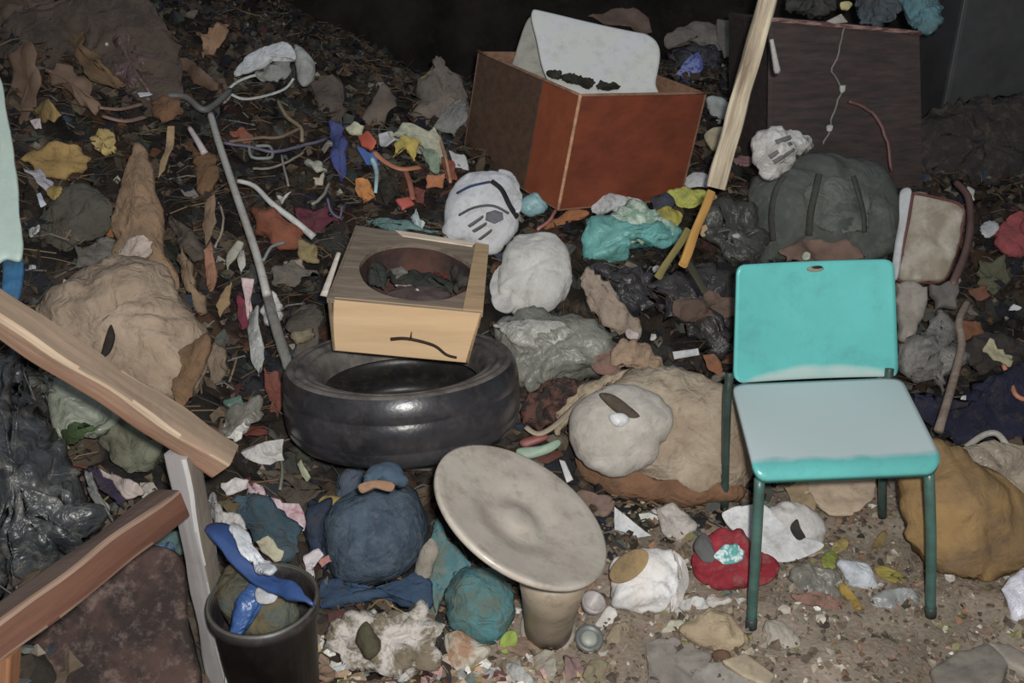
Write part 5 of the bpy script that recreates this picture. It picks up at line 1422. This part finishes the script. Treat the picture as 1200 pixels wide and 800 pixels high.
wd = thing('tall_cabinet', 'tall dark grey cabinet right of the maroon-brown one', 'cabinet', at_d(1130, 230, 4.2))
a0, a1 = at_d(1083, 240, 4.05), at_d(1174, 240, 4.15)
a0, a1 = Vector((a0.x, a0.y, .3)), Vector((a1.x, a1.y, .3))
hh2 = ZZ * 1.35
GB = mk('paint', (47, 48, 49), 4.0, (40, 40, 40), 5, .5)
board('door', [a0, a1, a1 + hh2, a0 + hh2], .02, GB, wd, normal=-FW.cross(RT).cross(RT).normalized() if False else (a1 - a0).cross(hh2).normalized())
board('side_panel', [a1, a1 + hh2, a1 + hh2 + Vector((.0, .4, 0)), a1 + Vector((0, .4, 0))], .02, GB, wd, normal=RT)
board('side_panel', [a0, a0 + hh2, a0 + hh2 + Vector((.0, .4, 0)), a0 + Vector((0, .4, 0))], .02, GB, wd, normal=-RT)

# ---- right side
bp_ = thing('backpack', 'slumped dark grey-green backpack behind the turquoise chair', 'backpack', on_heap(965, 260, 0))
bl('body', [(876, 226), (892, 200), (930, 184), (970, 180), (1010, 188), (1044, 208), (1058, 244), (1048, 292), (1000, 312), (940, 306), (896, 312), (880, 270)], (66, 69, 64), parent=bp_, lift=.14, hf=.13, hb=.12, N=72, rings=14,
   rgb2=(56, 58, 55), mscale=6, crumple=[('fold', .020, 5)], kind='felt', rough=.7, dirt=(96, 92, 84))
bl('pocket', [(944, 222), (976, 208), (1012, 216), (1020, 252), (1004, 272), (960, 268), (944, 248)], (80, 82, 76), parent=bp_, lift=.27, hf=.022, hb=.04, crumple=('fold', .014, 12), kind='film', rough=.7)
dbp = heap_d(965, 250) - .29
for pts in ([(960, 204), (955, 226), (950, 250), (948, 276)], [(1000, 206), (1006, 226), (1012, 250), (1013, 272)], [(918, 206), (908, 226), (904, 252), (906, 282)]):
    t = tube([at_d(x, y, dbp + .02) for x, y in pts], .011, 8, 4, flatten=.5)
    link_mesh('strap', t[0], t[1], mk('cloth', (66, 68, 62), 2.8), bp_)
b('rust_board', [(912, 292), (950, 280), (990, 284), (1012, 306), (960, 312), (920, 310)], (104, 82, 70), 'reddish brown cardboard between the backpack and the turquoise chair back', 'cardboard', .16, .015, 'card')
b('pale_ball', ell(945, 301, 12, 12), (160, 168, 146), 'small pale green ball just above the hand slot of the chair', 'ball', .24, .015, 'plastic', cr=('noise', .001, 20))
vc = thing('vinyl_cushion', 'beige vinyl cushion on edge with dark red piping, right of the backpack', 'cushion', on_heap(1090, 330, 0))
dvc = heap_d(1090, 290) - .16
fo = [(1070, 226), (1100, 232), (1128, 242), (1127, 268), (1119, 300), (1106, 328), (1080, 331), (1052, 328), (1056, 300), (1064, 262)]
bl('face', fo, (140, 132, 120), parent=vc, kind='plastic', d=dvc, n=(-.25, .2, .95), hf=.025, hb=.06, p=4, N=60, rings=9, crumple=('fold', .006, 10), rgb2=(110, 100, 82), mscale=8, contrast=.6, dirt=(90, 76, 60))
bl('side_strip', [(1055, 224), (1068, 222), (1066, 250), (1058, 290), (1052, 326), (1045, 322), (1048, 290), (1054, 254)], (190, 172, 166), parent=vc, kind='plastic', d=dvc - .005, n=(-.6, .2, .8), hf=.012, hb=.04, N=44, rings=6, dirt_amt=.08)['label'] = 'pinkish white side strip'
t = tube([at_d(x, y, dvc - .018) for x, y in fo] + [at_d(fo[0][0], fo[0][1], dvc - .018)], .005, 8, 4)
link_mesh('piping', t[0], t[1], mk('plastic', (104, 58, 56), 2.8), vc)
cord('brown_tube', [(1120, 214, .20), (1134, 230, .20), (1137, 262, .19), (1130, 300, .18), (1116, 334, .16)], 9, (84, 62, 58), 'bent dark brown tube hugging the right side of the vinyl cushion', 'tube')
b('white_scrap', [(1136, 216), (1143, 222), (1140, 236), (1134, 230)], (158, 146, 138), 'pale scrap at the top of the bent dark brown tube', 'scrap', .2, .008, 'paper', N=24, rings=4)
b('carton', [(1048, 332), (1066, 330), (1086, 336), (1080, 374), (1064, 406), (1052, 396), (1050, 360)], (130, 122, 112), 'grey-beige carton flap right of the turquoise chair back', 'carton', .12, .03, 'card', cr=('fold', .004, 8), p=4)
b('carton', [(1088, 334), (1122, 330), (1120, 364), (1096, 362)], (98, 94, 88), 'grey carton piece under the vinyl cushion', 'carton', .10, .03, 'card', cr=('fold', .004, 8), p=4)
b('grey_bag', [(1056, 436), (1070, 394), (1098, 366), (1126, 380), (1124, 420), (1106, 458), (1076, 448)], (100, 97, 92), 'crinkled grey plastic bag right of the dusty chair seat', 'bag', .10, .05, 'film', rgb2=(78, 76, 72), rough=.5)
cord('cane', [(1134, 354, .16), (1124, 376, .18), (1127, 404, .18), (1117, 446, .20), (1100, 504, .22)], 9, (128, 112, 98), 'bent tan cane with a pale tip standing right of the chair seat', 'cane', kind='wood', r_end_px=10)
b('navy_cloth', [(1062, 456), (1092, 468), (1118, 480), (1140, 452), (1176, 430), (1212, 430), (1212, 512), (1150, 520), (1112, 512), (1076, 490)], (36, 38, 54), 'very dark blue cloth above the ochre sack', 'cloth', .08, .05)
b('dark_rag', [(1128, 400), (1160, 388), (1200, 400), (1206, 432), (1160, 438), (1134, 430)], (52, 48, 46), 'blackish rag above the dark blue cloth', 'rag', .06, .03)
b('white_toy', ell(1153, 273, 18, 20), (170, 166, 158), 'white round lid beside the red cloth at the right edge', 'lid', .10, .012, 'plastic', cr=('noise', .001, 20))
b('red_cloth', [(1162, 276), (1172, 258), (1196, 246), (1210, 262), (1208, 296), (1184, 304), (1170, 292)], (122, 56, 58), 'dull red cloth at the right edge behind the white round lid', 'cloth', .08, .03)
b('olive_rag', [(1148, 300), (1176, 300), (1186, 330), (1164, 346), (1146, 330)], (76, 76, 58), 'mossy olive rag below the white round lid', 'rag', .07, .025)
b('rust_rag', [(1132, 338), (1156, 334), (1166, 346), (1146, 352)], (98, 62, 46), 'rust rag below the mossy olive rag', 'rag', .07, .015)
b('orange_husk', [(1128, 376), (1148, 378), (1152, 396), (1132, 398)], (112, 72, 50), 'orange-brown husk right of the bent tan cane', 'husk', .08, .012, 'paper')
b('dry_sprig', [(1152, 412), (1160, 396), (1168, 408), (1186, 418), (1184, 430), (1170, 424)], (152, 144, 112), 'dry straw sprig at the right edge above the dark blue cloth', 'sprig', .12, .008, 'paper')
cord('orange_twine', [(1176, 428, .14), (1184, 446, .14), (1190, 462, .14), (1200, 468, .13)], 6, (172, 108, 78), 'orange cord hanging below the dry straw sprig', 'cord')
cord('pink_twine', [(1132, 465, .14), (1150, 462, .14), (1168, 456, .13), (1184, 448, .13)], 6, (130, 70, 72), 'dark pink cord with a white tip on the dark blue cloth', 'cord')
b('white_scrap', ell(1133, 465, 12, 7), (196, 188, 182), 'white tip of the dark pink cord', 'scrap', .155, .006, 'plastic', N=24, rings=4)
cord('grey_hose', [(1132, 524, .22), (1152, 510, .24), (1168, 508, .25), (1180, 522, .24), (1188, 540, .22)], 8, (152, 146, 136), 'curved grey hose on top of the ochre sack', 'hose')
b('white_scrap', star(1186, 362, 12, 8), (180, 165, 170), 'pinkish white flake at the right edge above the dry sprig', 'scrap', .10, .006, 'paper', N=24, rings=4)

# ---- dark tangle left of the chair back
b('black_netting', [(756, 330), (790, 312), (840, 306), (866, 322), (866, 400), (846, 418), (812, 396), (776, 376)], (46, 44, 44), 'black netting heaped left of the turquoise chair back', 'netting', .07, .05, 'film', cr=[('fold', .035, 9), ('paper', .014, 22)])
b('brown_rag', [(790, 350), (826, 340), (862, 352), (860, 372), (820, 376), (796, 368)], (92, 74, 64), 'brown rag on the black netting', 'rag', .13, .02)
b('dark_netting', [(818, 246), (850, 232), (884, 240), (904, 280), (880, 308), (842, 306), (824, 284)], (54, 54, 50), 'dark olive netting between the pole foot and the backpack', 'netting', .07, .05, 'film', cr=[('fold', .035, 9), ('paper', .014, 22)])
b('dark_netting', [(690, 316), (730, 312), (764, 330), (776, 360), (750, 372), (716, 340)], (50, 48, 50), 'dark grey netting below the teal sack', 'netting', .05, .04, 'film', cr=[('fold', .03, 9), ('paper', .014, 22)])
for (x, y, w, h, c, l) in [(862, 276, 10, 6, (160, 156, 146), 'tiny white scrap on the dark olive netting'), (766, 316, 8, 7, (170, 170, 166), 'tiny white scrap below the teal sack'),
                           (860, 344, 12, 6, (156, 132, 124), 'tiny pinkish scrap against the upper left edge of the chair back'), (826, 268, 10, 16, (156, 130, 92), 'tan husk right of the mustard yellow stick'),
                           (838, 230, 12, 10, (150, 134, 104), 'tan knot of husk at the pole foot'), (872, 226, 16, 14, (70, 62, 54), 'dark brown husk right of the pole foot'),
                           (766, 395, 7, 10, (176, 170, 164), 'tiny white scrap above the tied bundle neck on its right'), (880, 148, 18, 22, (140, 136, 128), 'grey-white curl of plastic touching the pole'),
                           (870, 188, 22, 16, (104, 76, 74), 'dusky pink scrap touching the lower pole')]:
    b('litter_scrap', star(x, y, w, h, 0, 7), c, l, 'scrap', .12, .008, 'paper', N=28, rings=4)

# ================================================================== FINE LITTER (uncountable)
rng = random.Random(11)
def litter(name, label, cat, count, maker, area, palette):
    V, F, C = [], [], []
    tot = sum(w for _, w in palette)
    n = 0
    guard = 0
    while n < count and guard < count * 6:
        guard += 1
        x, y = area(rng)
        zt = gz(x, y)
        p = Vector((x, y, max(zt, heap_z(x, y) if hz(x, y) > 0 else floor_z(x, y))))
        rr = p - CAM
        dz = rr.dot(FW)
        if dz < .5:
            continue
        px, py = 600 + FPX * rr.dot(RT) / dz, 400 - FPX * rr.dot(UP) / dz
        if not (-60 < px < 1260 and -40 < py < 860):
            continue
        c = rng.choices([q for q, _ in palette], [w for _, w in palette])[0]
        j = rng.uniform(.75, 1.25)
        lc = [min(.8, lin(v) * j * 1.25) for v in c]
        vs, fs = maker(rng, p)
        o = len(V)
        V += vs
        F += [tuple(i + o for i in f) for f in fs]
        C += [lc] * len(vs)
        n += 1
    o = link_mesh(name, V, F, attr_mat(name, .85, .3), smooth=False, origin=(0, 0, 0))
    a = o.data.color_attributes.new('Col', 'FLOAT_COLOR', 'POINT')
    buf = np.ones((len(V), 4), 'f')
    buf[:, :3] = C
    a.data.foreach_set('color', buf.ravel())
    tag(o, label, cat, kind='stuff')

def m_twig(r, p):
    L = r.uniform(.03, .13)
    w = r.uniform(.0012, .0028)
    a = r.uniform(0, 2 * PI)
    d = Vector((math.cos(a), math.sin(a), r.uniform(-.35, .5))).normalized()
    s = d.cross(ZZ).normalized()
    u = s.cross(d)
    k = r.uniform(-.25, .25) * L
    q = [p - d * L / 2 + ZZ * .012, p + s * k + ZZ * .02, p + d * L / 2 + ZZ * .012]
    vs = []
    for c in q:
        for an in (0, 2.1, 4.2):
            vs.append(c + s * math.cos(an) * w + u * math.sin(an) * w)
    fs = [(i * 3 + j, i * 3 + (j + 1) % 3, i * 3 + 3 + (j + 1) % 3, i * 3 + 3 + j) for i in range(2) for j in range(3)] + [(2, 1, 0), (6, 7, 8)]
    return vs, fs

def m_scrap(lo, hi, tk=.0012, tilt=.5):
    def f(r, p):
        a = r.uniform(lo, hi)
        n = Vector((r.uniform(-tilt, tilt), r.uniform(-tilt, tilt) - .2, 1)).normalized()
        s = n.orthogonal().normalized()
        an = r.uniform(0, 2 * PI)
        s = (Matrix.Rotation(an, 3, n) @ s)
        u = n.cross(s)
        ra = r.uniform(.35, 1)
        pts = []
        K = 6
        for i in range(K):
            t = 2 * PI * i / K + r.uniform(-.35, .35)
            q = r.uniform(.6, 1.1) * a / 2
            pts.append(p + s * math.cos(t) * q + u * math.sin(t) * q * ra + n * (r.uniform(-.22, .22) * a + .008))
        top = [q + n * tk for q in pts]
        ct = p + n * (.008 + r.uniform(-.1, .25) * a)
        vs = pts + top + [ct, ct + n * tk]
        fs = [((i + 1) % K, i, 2 * K) for i in range(K)] + [(K + i, K + (i + 1) % K, 2 * K + 1) for i in range(K)]
        fs += [(i, (i + 1) % K, K + (i + 1) % K, K + i) for i in range(K)]
        return vs, fs
    return f

def m_clod(lo, hi):
    def f(r, p):
        a = r.uniform(lo, hi)
        dirs = [(1, 0, 0), (-1, 0, 0), (0, 1, 0), (0, -1, 0), (0, 0, 1), (0, 0, -1)]
        vs = [p + Vector(d) * a * r.uniform(.4, 1) + Vector((r.uniform(-.3, .3), r.uniform(-.3, .3), .2)) * a for d in dirs]
        fs = [(0, 2, 4), (2, 1, 4), (1, 3, 4), (3, 0, 4), (2, 0, 5), (1, 2, 5), (3, 1, 5), (0, 3, 5)]
        return vs, fs
    return f

def heap_area(r):
    while True:
        x, y = r.uniform(-2.3, 2.3), .9 + 4.2 * r.random() ** .9
        if hz(x, y) > .01:
            return x, y

def floor_area(r):
    while True:
        x, y = r.uniform(-.5, 1.3), r.uniform(1.0, 2.7)
        if hz(x, y) < .05:
            return x, y

def left_area(r):
    return r.uniform(-1.6, -.15), r.uniform(1.6, 3.6)

DARK = [((64, 56, 48), 5), ((48, 44, 42), 5), ((84, 72, 60), 4), ((40, 40, 44), 4), ((96, 84, 70), 2), ((78, 80, 76), 2), ((92, 66, 50), 1.2), ((74, 50, 48), .8), ((112, 104, 92), 1.2), ((62, 68, 60), 1), ((60, 68, 82), .4), ((150, 144, 136), .35)]
TWIG = [((110, 90, 66), 4), ((84, 70, 56), 5), ((120, 104, 82), 1.2), ((60, 54, 48), 5), ((110, 108, 104), 2), ((92, 56, 42), 1)]
GRND = [((120, 106, 92), 5), ((98, 86, 74), 5), ((146, 134, 118), 3), ((176, 168, 156), 1.2), ((200, 194, 186), .5), ((132, 104, 84), 2), ((82, 74, 66), 3), ((124, 120, 84), .8), ((150, 120, 110), .8), ((96, 110, 100), .5)]
litter('rubbish_scraps', 'countless small dark scraps of rag, plastic and paper strewn over the heap', 'litter', 6000, m_scrap(.025, .085, tilt=.9), heap_area, DARK)
litter('rubbish_crumbs', 'countless dark crumbs and clods between the things on the heap', 'litter', 5000, m_clod(.006, .022), heap_area, DARK)
litter('twig_litter', 'countless thin twigs, stalks and wires tangled over the dark heap', 'twigs', 1900, m_twig, heap_area, TWIG)
litter('straw_litter', 'countless dry stalks tangled on the left of the heap', 'straw', 900, m_twig, left_area, TWIG)
litter('ground_crumbs', 'countless crumbs of earth and rubble on the bare floor in front', 'rubble', 3600, m_clod(.003, .010), floor_area, GRND)
litter('ground_scraps', 'countless tiny paper and leaf flakes trodden into the earth floor', 'litter', 1500, m_scrap(.010, .034, .0008, .35), floor_area, GRND)

def front_area(r):
    while True:
        x, y = r.uniform(-.42, .5), r.uniform(1.0, 1.62)
        if hz(x, y) < .16 and not (.15 < x and y > 1.5):
            return x, y
PALE = [((196, 190, 182), 3), ((172, 160, 144), 3), ((150, 128, 106), 3), ((140, 132, 96), 1.5), ((168, 130, 126), 1.2), ((120, 104, 90), 3), ((104, 112, 104), 1), ((150, 156, 158), 1.5), ((94, 60, 60), 1)]
litter('paper_flakes', 'countless torn pale paper and plastic flakes around the foot of the dish stem', 'litter', 420, m_scrap(.018, .05, .001, .7), front_area, PALE)
